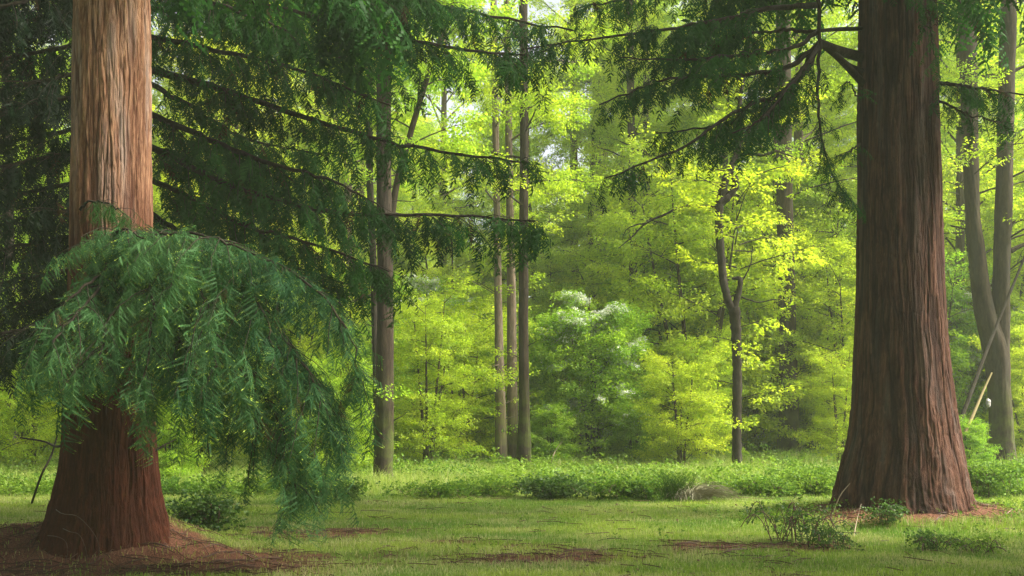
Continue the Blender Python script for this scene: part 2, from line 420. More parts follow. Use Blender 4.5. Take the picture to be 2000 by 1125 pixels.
def conifer_spray(L, pairs, side, nn, nl, nw, tipfrac, hang, seed=0):
    """a flat drooping spray lying along +y with side twigs; hang: droop (towards -z) of the side twigs"""
    global rng
    keep = rng; rng = np.random.default_rng(seed)
    Q, TP = [], []
    up = np.array([0, 0, 1.0])
    stem = lambda t: np.array([0, L*t, -0.18*L*t*t])
    for k in range(pairs):
        for sg in (-1, 1):
            t_ = (k+0.5+0.3*rng.random())/pairs
            p0 = stem(t_)
            ln = side*(0.55+0.6*math.sin(pi*min(1, t_*0.9+0.15)))*rng.uniform(0.75, 1.15)
            d = np.array([sg*0.85, 0.65, -hang*rng.uniform(0.4, 1.0)]); d /= np.linalg.norm(d)
            ln *= rng.uniform(0.5, 1.15); d = norm((d+rng.normal(0, 0.22, 3))[None])[0]
            nrm = np.array([0.2*sg, 0.2, 1.0])+rng.normal(0, 0.4, 3); nrm /= np.linalg.norm(nrm)
            q = needle_quads(p0, d, ln, nn, nl, nw, nrm, np.array([0, 0, -hang*0.5])); Q.append(q); TP.append(np.zeros(len(q)))
            if rng.random() < tipfrac*1.2:
                TP[-1][-3:] = (0.3, 0.65, 0.9)
            if rng.random() < tipfrac*0.14:
                e_ = p0+d*ln+np.array([0, 0, -hang*0.5])*ln
                td = norm((d*0.6+np.array([sg*0.5, 0.2, 0.15]))[None])*rng.uniform(0.025, 0.04)
                Q.append(kites(e_[None], td, np.array([0.010]), up[None])); TP.append(np.ones(1))
    q = needle_quads(np.zeros(3), norm(np.array([0, 1, -0.1])), L, nn*2, nl*0.7, nw, up, np.array([0, 0, -0.1])); Q.append(q); TP.append(np.zeros(len(q)))
    rng = keep
    return quads_template(np.concatenate(Q), np.concatenate(TP))

def leaf_spray(n, L, leaf, seed=0, flat=0.25, wr=0.62):
    """n leaves on a forking twig along +y, roughly in one plane (the layered look of beech and hazel)"""
    r = np.random.default_rng(seed)
    t_ = r.random(n)**0.8; sg = np.where(np.arange(n) % 2 == 0, -1, 1)
    off = r.random(n)*0.42*L*(1-0.5*t_)
    ang = r.uniform(0.5, 1.0, n)
    base = np.stack([sg*off*np.sin(ang), t_*L+off*np.cos(ang)*0.7, r.normal(0, 0.06*L, n)], 1)
    ang2 = sg*r.uniform(0.2, 1.3, n)
    tipd = np.stack([np.sin(ang2), np.cos(ang2), r.normal(-0.25, flat, n)], 1)
    tipd = norm(tipd)*(leaf*r.uniform(0.65, 1.15, n))[:, None]
    nrm = norm(np.stack([r.normal(0, flat, n), r.normal(0, flat, n), np.ones(n)], 1))
    V_ = kites(base, tipd, leaf*wr*r.uniform(0.8, 1.1, n), nrm)
    V_[:, 2, 2] -= leaf*0.12
    return quads_template(V_, r.random(n))

NEAR = [conifer_spray(0.32, 8, 0.17, 17, 0.0125, 0.0052, 0.5, 1.3, s_) for s_ in (1, 2, 3, 31, 32, 33)]
MIDS = [conifer_spray(0.36, 8, 0.12, 7, 0.015, 0.014, 0.10, 0.9, s_) for s_ in (4, 5, 6, 9)]
FARS = [conifer_spray(0.55, 6, 0.24, 5, 0.026, 0.040, 0.05, 0.6, s_) for s_ in (7, 8)]
LEAF = [leaf_spray(44, 0.78, 0.090, s_, 0.55) for s_ in (1, 2, 3, 11)]
LEAFB = [leaf_spray(22, 0.70, 0.13, s_, 0.35) for s_ in (4, 5)]
BLOS = [leaf_spray(34, 0.42, 0.062, s_, 0.9, 0.95) for s_ in (7, 8)]
BRAM = [leaf_spray(16, 0.35, 0.062, s_, 0.5, 0.75) for s_ in (9, 10)]

# ------------------------------------------------------------------ conifer limbs
def limb(W, Fm, pts, r0, side_len, n_side, T, droop=0.35, hang=0.7, scale=1.0, per=0.13, start=0.08, curlup=0.0, mat=0, bare=0.0, k=7, onlimb=1.0, wild=0.0):
    n = 28
    C = catmull(pts, n)
    C[1:-1] += rng.normal(0, 0.012, (n-2, 3))
    s = np.linspace(0, 1, n)
    W.tubes(C[None], (r0*(1-0.85*s)+0.004)[None], k)
    Tn = norm(np.gradient(C, axis=0)); seg = np.linalg.norm(C[-1]-C[0])
    ts = np.sort(rng.uniform(start, 1, n_side))
    lat = norm(np.cross(Tn, np.array([0, 0, 1.0])))
    SP, SR = [], []; pos, dirs, scs = [], [], []
    for q, t_ in enumerate(ts):
        f = t_*(n-1); a_ = int(min(f, n-2)); u = f-a_
        p0 = C[a_]*(1-u)+C[a_+1]*u; tn = Tn[a_]; lt = lat[a_]*(1 if q % 2 else -1)
        L = side_len*(0.35+0.75*math.sin(pi*min(t_*0.85+0.1, 1)))*rng.uniform(0.6-0.25*wild, 1.25+0.35*wild)
        d = tn*rng.uniform(0.4, 0.9)+lt*rng.uniform(0.5, 1.0)+np.array([0, 0, rng.uniform(-0.35, 0.25)])
        d /= np.linalg.norm(d)
        ss = np.linspace(0, 1, 7)[:, None]
        Cb = p0+d*L*ss+np.array([0, 0, -1.0])*droop*L*ss**2+rng.normal(0, 0.012, (7, 3))*ss
        SP.append(Cb); SR.append(0.006*(1-0.8*ss[:, 0])*min(1.0, L/0.6)+0.0015)
        m_ = max(2, int(L/per))
        tt = (np.arange(m_)+rng.random(m_))/m_; tt = bare+(1-bare)*tt
        pb = np.stack([np.interp(tt, ss[:, 0], Cb[:, c_]) for c_ in range(3)], 1)
        tb = d[None]-np.array([0, 0, 1.0])*2*droop*tt[:, None]
        tb = norm(tb); lb = norm(np.cross(tb, np.array([0, 0, 1.0])))*np.where(np.arange(m_) % 2 == 0, 1, -1)[:, None]
        dd = tb*rng.uniform(0.5, 1, (m_, 1))+lb*rng.uniform(0.2, 0.8, (m_, 1))-np.array([0, 0, 1.0])*hang*rng.uniform(0.4, 1.4, (m_, 1))
        pos.append(pb); dirs.append(dd); scs.append(rng.uniform(0.7-0.25*wild, 1.2+0.1*wild, m_))
    # sprays on the limb itself
    m_ = int(seg/per*0.6*onlimb)+2
    tt = rng.uniform(start, 1, m_); f = tt*(n-1); a_ = np.minimum(f.astype(int), n-2)
    pos.append(C[a_]); dd = Tn[a_]*0.5+lat[a_]*rng.normal(0, 0.8, (m_, 1))-np.array([0, 0, 1.0])*hang*rng.uniform(-0.5 if onlimb > 1 else 0.2, 1.2, (m_, 1))
    dirs.append(dd); scs.append(rng.uniform(0.6, 1.0, m_))
    W.tubes(np.array(SP), np.array(SR), 4)
    pos = np.concatenate(pos); dirs = np.concatenate(dirs); scs = np.concatenate(scs)*scale
    R = frames(dirs, roll=rng.normal(0, 0.5, len(dirs)))
    which = rng.integers(0, len(T), len(pos))
    clump = np.clip(fbm(pos[:, 0]*1.3, pos[:, 2]*1.3+pos[:, 1], 77, 2)*1.4-0.2+rng.normal(0, 0.18, len(pos)), 0, 1)
    for q in range(len(T)):
        w_ = which == q
        dd_ = w_ & (rng.random(len(pos)) < 0.03); w_ = w_ & ~dd_
        Fm.stamp(T[q], R[w_], pos[w_], scs[w_], clump[w_], mat); Fm.stamp(T[q], R[dd_], pos[dd_], scs[dd_]*0.8, None, mat+1)

def branch_part(parent, pts, r0, side_len, n_side, T, leaf='needle_m', bark='bark_d', **kw):
    W, Fm = MB(), MB()
    limb(W, Fm, pts, r0, side_len, n_side, T, **kw)
    bo = W.build("branch", M[bark], parent, True)
    fo = Fm.build("foliage", [M[leaf], M['dead']], None)
    me = fo.data; off = np.array(parent.location)
    me.transform(__import__('mathutils').Matrix.Translation(Vector(-off))); fo.parent = bo
    return bo

def pl(d, *pts):
    """limb control points: (px, py) at depth d, or (px, py, depth)"""
    return [P(q[0], q[1], q[2] if len(q) > 2 else d) for q in pts]

def on_ground(x, y): return (x, y, float(ground_h(np.array(x), np.array(y))))

# ------------------------------------------------------------------ LEFT REDWOOD
rows = [(0, 146, 291), (200, 143, 293), (400, 140, 295), (600, 135, 298), (760, 130, 302), (850, 125, 304), (920, 116, 308),
        (980, 102, 315), (1030, 88, 324), (1070, 74, 334), (1105, 60, 345)]
pts, rr = rows_to_path(rows, DL, 24)
lt = thing("redwood_tree", "tall redwood with warm tan fibrous trunk at left and weeping green lower branch", "redwood tree", on_ground(XL, DL))
mb = MB()
zs = np.concatenate([np.linspace(pts[0][2]-0.15, 6.8, 420), np.linspace(6.9, 24, 60)])
trunk_mesh(mb, [pts[0]-np.array([0, 0, 0.3])]+pts, [q_*0.95 for q_ in [rr[0]*1.05]+rr], nu=640, flute=0.045, bark=0.045, strips=44, vlen=0.6, seed=3, zs=zs, lobes=0.20, lobe_h=0.7)
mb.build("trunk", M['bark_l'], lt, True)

# the bright weeping branch in front of the trunk: limbs leave the trunk towards the viewer and fan out
W, Fm = MB(), MB()
hub = P(262, 520, 11.7)
arms = [  # control points (px, py, depth), side length, side count
    ([(230, 500, 11.2), (190, 540, 10.7), (130, 590, 10.4), (75, 650, 10.3)], 0.50, 22, 0.45),
    ([(225, 530, 11.1), (170, 590, 10.4), (110, 660, 10.1), (95, 730, 10.0)], 0.50, 24, 0.5),
    ([(240, 560, 11.1), (210, 640, 10.2), (190, 720, 9.9)], 0.42, 18, 0.6),
    ([(270, 520, 11.0), (300, 580, 10.2), (290, 680, 9.8), (275, 780, 9.7)], 0.45, 24, 0.6),
    ([(290, 480, 11.1), (350, 500, 10.4), (400, 580, 9.9), (420, 690, 9.7), (415, 780, 9.7)], 0.55, 32, 0.6),
    ([(300, 465, 11.2), (380, 478, 10.7), (460, 520, 10.2), (520, 620, 9.9), (530, 720, 9.8)], 0.6, 34, 0.6),
    ([(300, 455, 11.4), (400, 465, 11.0), (510, 500, 10.6), (610, 560, 10.3), (680, 650, 10.1), (700, 740, 10.0)], 0.6, 40, 0.6),
    ([(320, 480, 11.3), (430, 540, 10.8), (540, 640, 10.3), (620, 760, 10.0), (650, 850, 10.0)], 0.6, 38, 0.6),
    ([(330, 520, 11.4), (420, 620, 10.9), (500, 740, 10.4), (560, 860, 10.2), (580, 980, 10.1)], 0.5, 40, 0.7),
    ([(340, 560, 11.5), (420, 680, 11.1), (500, 800, 10.8), (560, 880, 10.7), (640, 930, 10.6)], 0.5, 36, 0.6),
    ([(310, 600, 11.5), (360, 680, 11.0), (400, 760, 10.8), (420, 840, 10.7)], 0.5, 26, 0.6),
    ([(235, 470, 11.4), (225, 455, 11.0), (250, 450, 10.7), (290, 470, 10.5)], 0.5, 22, 0.5),
    ([(350, 500, 11.6), (460, 580, 11.3), (560, 680, 11.1), (640, 780, 11.0), (670, 900, 11.0)], 0.6, 36, 0.6),
    ([(280, 470, 11.2), (330, 455, 10.6), (400, 460, 10.2), (480, 490, 10.0), (540, 520, 9.9)], 0.5, 30, 0.5),
    ([(290, 470, 11.3), (330, 470, 10.9), (360, 540, 10.4), (350, 640, 10.1), (340, 720, 10.0)], 0.5, 26, 0.6),
]
for cp, sl, ns, hg in arms:
    limb(W, Fm, [hub]+[P(*c_) for c_ in cp], 0.020, sl*0.85, int(ns*1.15), NEAR, droop=0.5, hang=hg*1.4, per=0.062, start=0.08, scale=0.95, onlimb=3.0, wild=1.0)
bo = W.build("branch", M['bark_d'], lt, True); tag(bo, "low weeping branch with bluish green foliage and yellow tips")
fo = Fm.build("foliage", [M['needle_n'], M['dead']], None); off = np.array(lt.location)
from mathutils import Matrix
fo.data.transform(Matrix.Translation(Vector(-off))); fo.parent = bo
# small tuft crossing the trunk
branch_part(lt, pl(11.3, (150, 430, 11.9), (170, 395, 11.5), (215, 400, 11.2), (250, 425, 11.1)), 0.012, 0.22, 12, NEAR, 'needle_m', hang=0.6, scale=0.7, start=0.2)

# ------------------------------------------------------------------ DARK CONIFER BEHIND (its trunk hidden behind the left redwood)
XB, DB = (232-1000)/FPX*16.5, 16.5
dk = thing("dark_conifer", "dark conifer behind the left redwood with long drooping boughs reaching right", "conifer tree", on_ground(XB, DB))
mb = MB(); trunk_mesh(mb, [(XB, DB, -0.2), (XB, DB, 3), (XB, DB, 9), (XB, DB, 22)], [0.42, 0.33, 0.28, 0.08], nu=80, nv=120, bark=0.02, seed=8, lobes=0.1)
mb.build("trunk", M['bark_r'], dk, True)
R_ = [  # long boughs to the right: points (px,py,depth), radius, side, count
    ([(245, -60, 16.5), (400, -20, 16.2), (560, 22, 16), (760, 70, 15.8), (900, 96, 15.6), (1035, 108, 15.5)], 0.06, 0.95, 64, 0.55),
    ([(240, 120, 16.5), (400, 165, 16.2), (480, 190, 16), (700, 262, 15.8), (850, 295, 15.7), (1035, 318, 15.6)], 0.065, 0.8, 66, 0.7),
    ([(240, 60, 16.5), (380, 90, 15.8), (560, 130, 15.4), (760, 205, 15.2)], 0.05, 0.9, 50, 0.6),
    ([(240, 200, 16.5), (380, 260, 16.2), (500, 310, 15.8), (640, 350, 15.5), (740, 400, 15.3)], 0.055, 0.95, 64, 0.8),
    ([(240, 260, 16.5), (380, 330, 16.0), (520, 385, 15.4), (700, 420, 15.2), (880, 420, 15.1), (1045, 432, 15.0)], 0.055, 0.85, 70, 0.9),
    ([(240, 330, 16.5), (360, 380, 16.2), (480, 440, 15.8), (620, 480, 15.4), (760, 530, 15.2)], 0.05, 0.95, 56, 0.8),
    ([(240, 10, 16.5), (420, 30, 16.8), (560, 70, 17), (700, 130, 17.2)], 0.05, 0.9, 42, 0.6),
    ([(240, -140, 16.5), (450, -90, 16.2), (650, -30, 16), (900, 20, 15.8), (1120, 60, 15.6)], 0.06, 0.85, 60, 0.6),
    ([(240, 380, 16.5), (330, 440, 16.6), (430, 500, 16.5), (560, 520, 16.4), (700, 560, 16.3)], 0.05, 0.85, 46, 0.8),
    ([(240, 140, 16.5), (360, 200, 17.2), (480, 270, 17.6), (620, 300, 17.8)], 0.05, 0.9, 40, 0.6),
    ([(240, 280, 16.5), (340, 300, 17.2), (470, 350, 17.8), (600, 400, 18)], 0.05, 0.9, 40, 0.6),
    ([(240, -40, 16.5), (330, -20, 15.6), (460, 20, 15.0), (560, 60, 14.8)], 0.05, 0.8, 40, 0.6),
    ([(240, -200, 16.5), (400, -160, 15.6), (600, -90, 15.2), (780, -30, 15.0), (860, 10, 15)], 0.05, 0.8, 44, 0.6),
]
for cp, r0, sl, ns, hg in R_:
    branch_part(dk, [P(*c_) for c_ in cp], r0, sl, int(ns*0.9), MIDS, 'needle_m', hang=hg*1.15, droop=0.4, per=0.125, start=0.1, scale=1.1)
L_ = []
for q in range(15):
    y0 = -150+q*54; yy = y0+rng.uniform(-10, 10)
    L_.append([(225, yy, 16.5), (120, yy+25, 15.8+rng.uniform(-.5, .8)), (0, yy+50, 15.4+rng.uniform(-.8, 1.2)), (-150, yy+110, 15.2)])
for cp in L_:
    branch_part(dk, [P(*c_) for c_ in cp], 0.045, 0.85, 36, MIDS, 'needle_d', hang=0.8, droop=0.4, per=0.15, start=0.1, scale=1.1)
for q in range(5):  # lower, thinner boughs at the left edge
    yy = 560+q*22
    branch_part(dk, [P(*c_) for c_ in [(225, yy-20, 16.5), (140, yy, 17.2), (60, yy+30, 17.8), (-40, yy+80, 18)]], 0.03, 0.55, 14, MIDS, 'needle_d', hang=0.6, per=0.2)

# ------------------------------------------------------------------ RIGHT REDWOOD
rows = [(0, 1679, 1825), (200, 1678, 1830), (400, 1677, 1835), (520, 1675, 1839), (600, 1673, 1843), (700, 1669, 1850), (780, 1666, 1860),
        (850, 1658, 1871), (900, 1646, 1879), (950, 1634, 1886), (985, 1626, 1892), (1010, 1618, 1898)]
pts, rr = rows_to_path(rows, DR, 28)
rt = thing("redwood_tree", "massive dark redwood at right with deeply furrowed trunk flaring into littered mound", "redwood tree", on_ground(XR, DR))
mb = MB()
zs = np.concatenate([np.linspace(pts[0][2]-0.15, 9.0, 460), np.linspace(9.1, 28, 60)])
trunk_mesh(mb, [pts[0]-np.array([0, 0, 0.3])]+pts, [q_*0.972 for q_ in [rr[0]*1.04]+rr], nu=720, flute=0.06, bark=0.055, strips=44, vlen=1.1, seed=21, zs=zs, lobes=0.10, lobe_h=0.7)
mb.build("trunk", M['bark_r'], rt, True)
# loose slab of bark at the right foot
sl = MB(); n = 26; s = np.linspace(0, 1, n)
edge = np.array([P(1846+46*t_**1.3, 845+118*t_, 16.55-0.12*t_) for t_ in s])
for dx, dz in ((0, 0), (-0.10, -0.03), (-0.2, -0.02)):
    sl.tubes((edge+np.array([dx, -0.05, dz]))[None], (0.03+0.035*s)[None], 8, 0.6)
sl.build("bark_flap", M['bark_r'], rt, True)
node = (1601, 84, 16.0)
for cp, r0 in (([(1684, 112, 17), (1655, 104, 16.6), (1630, 96, 16.2), node], 0.085), ([(1690, 168, 17), (1655, 130, 16.5), (1628, 104, 16.2), node], 0.06),
               ([(1690, 140, 17), (1660, 128, 16.6), (1640, 112, 16.3), (1625, 96, 16.2)], 0.04), ([(1684, 56, 17), (1640, 57, 16.5), (1600, 60, 16.0)], 0.035)):
    W = MB(); C = catmull([P(*c_) for c_ in cp], 24); W.tubes(C[None], np.linspace(r0, r0*0.8, 24)[None], 10)
    W.build("limb", M['bark_d'], rt, True)
RB = [
    ([node, (1565, 150, 15.8), (1520, 185, 15.6), (1430, 220, 15.4), (1330, 290, 15.2), (1180, 348, 15.0)], 0.05, 0.62, 40, 0.75),
    ([node, (1540, 130, 15.9), (1450, 145, 15.8), (1300, 156, 15.6), (1170, 205, 15.5)], 0.045, 0.62, 42, 0.7),
    ([(1600, 60, 16), (1540, 95, 15.8), (1440, 108, 15.7), (1330, 118, 15.6), (1210, 112, 15.5)], 0.035, 0.55, 36, 0.6),
    ([(1600, 10, 16), (1500, 18, 15.9), (1380, 45, 15.8), (1230, 66, 15.6), (1010, 98, 15.4)], 0.045, 0.6, 56, 0.6),
    ([node, (1540, 170, 16.4), (1470, 215, 16.8), (1380, 250, 17.0), (1280, 260, 17.2)], 0.04, 0.55, 30, 0.7),
    ([(1680, -60, 17), (1560, -50, 16.5), (1400, -30, 16.2), (1250, -10, 16), (1120, 20, 15.8)], 0.05, 0.6, 40, 0.5),
    ([(1600, 60, 16), (1520, 60, 16.4), (1440, 70, 16.8), (1340, 90, 17)], 0.03, 0.5, 22, 0.6),
    ([(1601, 84, 16), (1580, 120, 15.5), (1540, 170, 15.2), (1490, 230, 15.0), (1430, 260, 14.9)], 0.035, 0.5, 24, 0.8),
]
for cp, r0, sl_, ns, hg in RB:
    branch_part(rt, [P(*c_) for c_ in cp], r0, sl_, ns, MIDS, 'needle_m', hang=hg, droop=0.35, per=0.14, start=0.25, scale=0.95)
# thin hanging stem with tufts
branch_part(rt, pl(16, (1597, -40, 16), (1600, 80, 15.9), (1598, 200, 15.9), (1603, 260, 15.9), (1625, 340, 15.95), (1680, 415, 16.1)), 0.030, 0.42, 26, MIDS, 'needle_m', hang=0.5, per=0.16, start=0.45, scale=0.7)
branch_part(rt, pl(16, (1680, 280, 16.5), (1655, 300, 16.2), (1630, 305, 16.0)), 0.012, 0.3, 8, MIDS, 'needle_m', hang=0.4, per=0.18, scale=0.6)
branch_part(rt, pl(16, (1682, 200, 16.5), (1655, 160, 16.3), (1640, 190, 16.2)), 0.012, 0.25, 8, MIDS, 'needle_m', hang=0.5, per=0.18, scale=0.6)
# boughs to the right, and a tuft in front of the trunk at the top
branch_part(rt, pl(16.5, (1815, 160, 16.9), (1870, 166, 16.4), (1930, 176, 16.2), (2070, 196, 16.0)), 0.035, 0.5, 30, MIDS, 'needle_m', hang=0.9, per=0.17, scale=0.85)
branch_part(rt, pl(16.5, (1815, 190, 16.9), (1860, 210, 16.4), (1910, 230, 16.2), (1980, 240, 16.0)), 0.02, 0.42, 18, MIDS, 'needle_m', hang=0.9, per=0.17, scale=0.8)
branch_part(rt, pl(16, (1720, -60, 16.3), (1750, -25, 15.9), (1800, -5, 15.8), (1850, 10, 15.8)), 0.02, 0.4, 16, MIDS, 'needle_m', hang=0.7, per=0.16, scale=0.7)
branch_part(rt, pl(16, (1800, -40, 16.6), (1815, 20, 16.2), (1820, 70, 16.1), (1830, 130, 16.1)), 0.015, 0.3, 14, MIDS, 'needle_m', hang=0.6, per=0.16, scale=0.7)

# ------------------------------------------------------------------ high crowns (above the picture) that shade the glade's near edge
def high_boughs(parent, x, y, z0, z1, count, reach, r0, a0=0.0, a1=2*pi):
    cache = []
    for v in range(3):
        W, Fm = MB(), MB()
        L = reach
        limb(W, Fm, [(0, 0, 0), (L*0.35, 0, 0.1), (L*0.7, 0, -0.15), (L, 0, -0.8)], r0, 1.1, 36, FARS, hang=0.6, per=0.3, start=0.1, scale=1.35, k=5)
        cache.append((W.mesh("branch", M['bark_d'], True), Fm.mesh("foliage", [M['needle_m'], M['dead']])))
    for q in range(count):
        bm_, fm_ = cache[q % 3]
        b_ = link_mesh("branch", bm_, parent)
        b_.location = (x-parent.location.x, y-parent.location.y, z0+(z1-z0)*q/count-parent.location.z)
        b_.rotation_euler = (0, 0, a0+(q*2.399) % (a1-a0)); sc = 1.0-0.5*q/count; b_.scale = (sc, sc, sc)
        link_mesh("foliage", fm_, b_)
high_boughs(rt, XR, DR, 9.6, 17, 34, 4.2, 0.07)
high_boughs(dk, XB, DB, 9.4, 20, 30, 4.6, 0.06)
high_boughs(lt, XL, DL, 7.9, 20, 34, 3.7, 0.06, 0.7, 5.6)

def shade_conifer(x, y, H, reach):  # unseen trees added around the camera to cut sky light on the trunks
    o = thing("dark_conifer", "unseen dark conifer added for shade on the viewer's side of the glade", "conifer tree", on_ground(x, y), 0, "unseen conifers added to shade the near side of the glade")
    W = MB(); W.tubes(np.array([[(x, y, z) for z in np.linspace(-0.2, H, 12)]]), np.linspace(0.4, 0.05, 12)[None], 12); W.build("trunk", M['bark_d'], o, True)
    high_boughs(o, x, y, 1.2, H, 44, reach, 0.05)
    if y == 10.0: high_boughs(o, x, y, 11.5, H+0.6, 40, reach*0.9, 0.05)  # extra boughs added so this unseen tree shadows the left redwood's lower trunk
for x_, y_, h_ in ((-13.5, 9, 24), (-8.8, 4.0, 23), (-4.8, -3.5, 24), (2.5, -5.5, 24), (9.0, -3.5, 20), (10.4, 10.0, 18.6), (-15, 17, 20)):
    shade_conifer(x_, y_, h_, 3.9)

# ------------------------------------------------------------------ broadleaf tree kinds
def twigs_sprays(W, Fm, p0, d, L, T, nsub, nspr, up_curve, r0, scale, flat=0.19, mat=0, k=4, bl=None):
    """a limb with near-horizontal side branches carrying flat leaf sprays"""
    ss = np.linspace(0, 1, 8)[:, None]
    C = p0+d*L*ss+np.array([0, 0, 1.0])*up_curve*L*(ss-ss**2)*1.2+np.cumsum(rng.normal(0, 0.018*L, (8, 3)), 0)*ss
    W.tubes(C[None], (r0*(1-0.8*ss[:, 0])+0.004)[None], k)
    SP, SR, pos, dirs = [], [], [], []
    for q in range(nsub):
        t_ = rng.uniform(0.22, 1.0); pt = np.array([np.interp(t_, ss[:, 0], C[:, c_]) for c_ in range(3)])
        lt_ = norm(np.cross(d, [0, 0, 1.0])+1e-6)*(1 if q % 2 else -1)
        sdv = d*rng.uniform(0.3, 1.0)+lt_*rng.uniform(0.4, 1.0)+np.array([0, 0, rng.normal(0.05, flat)]); sdv /= np.linalg.norm(sdv)
        l2 = L*0.42*(1.15-t_*0.6)*rng.uniform(0.6, 1.2)
        s2 = np.linspace(0, 1, 5)[:, None]
        C2 = pt+sdv*l2*s2-np.array([0, 0, 0.12])*l2*s2**2+rng.normal(0, 0.02*l2, (5, 3))*s2
        SP.append(C2); SR.append(r0*0.28*(1-0.8*s2[:, 0])+0.003)
        m_ = nspr
        tt = rng.uniform(0.15, 1.0, m_); pp = np.stack([np.interp(tt, s2[:, 0], C2[:, c_]) for c_ in range(3)], 1)
        lb = norm(np.cross(sdv, [0, 0, 1.0])+1e-6)
        dd = sdv*rng.uniform(0.3, 1, (m_, 1))+lb*rng.uniform(-1, 1, (m_, 1))+np.array([0, 0, 1.0])*rng.normal(-0.08, flat, (m_, 1))
        pos.append(pp); dirs.append(dd)
    if SP: W.tubes(np.array(SP), np.array(SR), 3)
    pos = np.concatenate(pos); dirs = np.concatenate(dirs)
    R = frames(dirs, roll=rng.normal(0, 0.36, len(dirs))); wh = rng.integers(0, len(T), len(pos))
    tn = np.clip(fbm(pos[:, 0]*0.9, pos[:, 2]*0.9+pos[:, 1]*0.7, 41, 2)*1.5-0.25+rng.normal(0, 0.15, len(pos)), 0, 1)
    for q in range(len(T)):
        w_ = wh == q; Fm.stamp(T[q], R[w_], pos[w_], rng.uniform(0.75, 1.25, w_.sum())*scale, tn[w_], mat)
    if bl is not None:
        mbB, prob = bl
        kk = (fbm(pos[:, 0]*1.1+4, pos[:, 2]*1.5+pos[:, 1]*0.6, 91, 2)+rng.normal(0, 0.03, len(pos))+0.03*(pos[:, 2]-4)) > prob
        for b_ in range(2):
            if kk.any(): mbB.stamp(BLOS[b_], R[kk], pos[kk]+np.array([0, 0, 0.06+0.05*b_]), rng.uniform(0.8, 1.3, kk.sum()))

def tall_tree_meshes(H, cb, r, nl, reach, T, seed, dens=1.0, bark='bark_g', leaf='leaf_y', lean=0.0, k=14, nsub=8, nspr=7):
    global rng
    keep = rng; rng = np.random.default_rng(seed)
    W, Fm = MB(), MB()
    pth = [(0, 0, -0.3), (lean*0.1, 0, H*0.15), (lean*0.45+rng.normal(0, .1), rng.normal(0, .1), H*0.45), (lean*0.8, 0, H*0.75), (lean, 0, H)]
    trunk_mesh(W, pth, [r*1.35, r, r*0.85, r*0.5, 0.03], nu=28, nv=70, flute=0.05, bark=0.015, strips=14, vlen=0.5, seed=seed, lobes=0.1)
    pc = catmull(pth, 60)
    for q in range(nl):
        u = q/nl; z = cb+(H-cb)*u**0.9
        az = q*2.399+rng.uniform(-0.4, 0.4)
        c0 = np.array([np.interp(z, pc[:, 2], pc[:, 0]), np.interp(z, pc[:, 2], pc[:, 1]), z])
        el = 0.15+0.65*u+rng.uniform(-0.3, 0.45)
        L = reach*(0.55+0.75*math.sin(pi*min(1, 0.25+0.75*u)))*rng.uniform(0.7, 1.15)*(1-0.35*u)
        d = np.array([math.cos(az)*math.cos(el), math.sin(az)*math.cos(el), math.sin(el)])
        twigs_sprays(W, Fm, c0, d, L, T, nsub, int(nspr*dens), 0.18, max(0.02, r*0.28*(1-0.5*u)), 1.0)
    rng = keep
    return W.mesh("trunk", M[bark], True), Fm.mesh("crown", M[leaf])

def bush_meshes(H, reach, stems, per, T, seed, leaf='leaf_g', scale=1.0, bark='bark_g', bl=None, low=0.12, nsub=6, nspr=6):
    global rng
    keep = rng; rng = np.random.default_rng(seed)
    W, Fm, Bm = MB(), MB(), MB()
    for s_ in range(stems):
        az = s_*2.399+rng.uniform(-.5, .5); out_ = reach*rng.uniform(0.1, 0.55)
        top = np.array([math.cos(az)*out_, math.sin(az)*out_, H*rng.uniform(0.7, 1.0)])
        C = catmull([(math.cos(az)*0.15, math.sin(az)*0.15, -0.2), top*np.array([.35, .35, .3]), top*np.array([.75, .75, .7]), top], 20)
        W.tubes(C[None], np.linspace(0.035+0.008*H, 0.008, 20)[None], 7)
        for q in range(per):
            u = low+(1-low)*q/per; pt = np.array([np.interp(u, np.linspace(0, 1, 20), C[:, c_]) for c_ in range(3)])
            a2 = az+q*2.399+rng.uniform(-.6, .6); el = rng.uniform(-0.05, 0.75)
            d = np.array([math.cos(a2)*math.cos(el), math.sin(a2)*math.cos(el), math.sin(el)])
            L = reach*(0.7-0.35*u)*rng.uniform(0.6, 1.2)
            twigs_sprays(W, Fm, pt, d, L, T, nsub, nspr, 0.1, 0.016, scale, bl=(Bm, bl) if bl else None, k=4)
    rng = keep
    out_ = [W.mesh("stem", M[bark], True), Fm.mesh("foliage", M[leaf])]
    if bl: out_.append(Bm.mesh("blossom", M['blossom']))
    return out_

def place(name, meshes, pnames, label, cat, x, y, rot, sc, group=None, dz=0.0):
    o = thing(name, label, cat, on_ground(x, y), rot, group); o.scale = (sc, sc, sc)
    for nm, me in zip(pnames, meshes): link_mesh(nm, me, o)
    return o

TALL = [tall_tree_meshes(21, 3.5, 0.16, 40, 3.8, LEAF, 101, nspr=8), tall_tree_meshes(24, 5, 0.2, 42, 3.9, LEAF, 102, lean=0.8, nspr=8),
        tall_tree_meshes(18, 2.0, 0.13, 38, 3.4, LEAF, 103, lean=-0.5), tall_tree_meshes(25, 6, 0.22, 42, 4.3, LEAF, 104, bark='bark_p')]
BUSH = [bush_meshes(6.0, 3.2, 5, 9, LEAF, 201, leaf='leaf_y', nspr=4), bush_meshes(9.0, 3.4, 4, 14, LEAF, 202, leaf='leaf_y', nspr=4),
        bush_meshes(4.8, 2.8, 5, 8, LEAF, 203, nspr=4), bush_meshes(11.0, 3.5, 4, 16, LEAF, 204, leaf='leaf_y', nspr=4), bush_meshes(8.0, 3.2, 4, 13, LEAFB, 205, nspr=4, scale=0.9)]

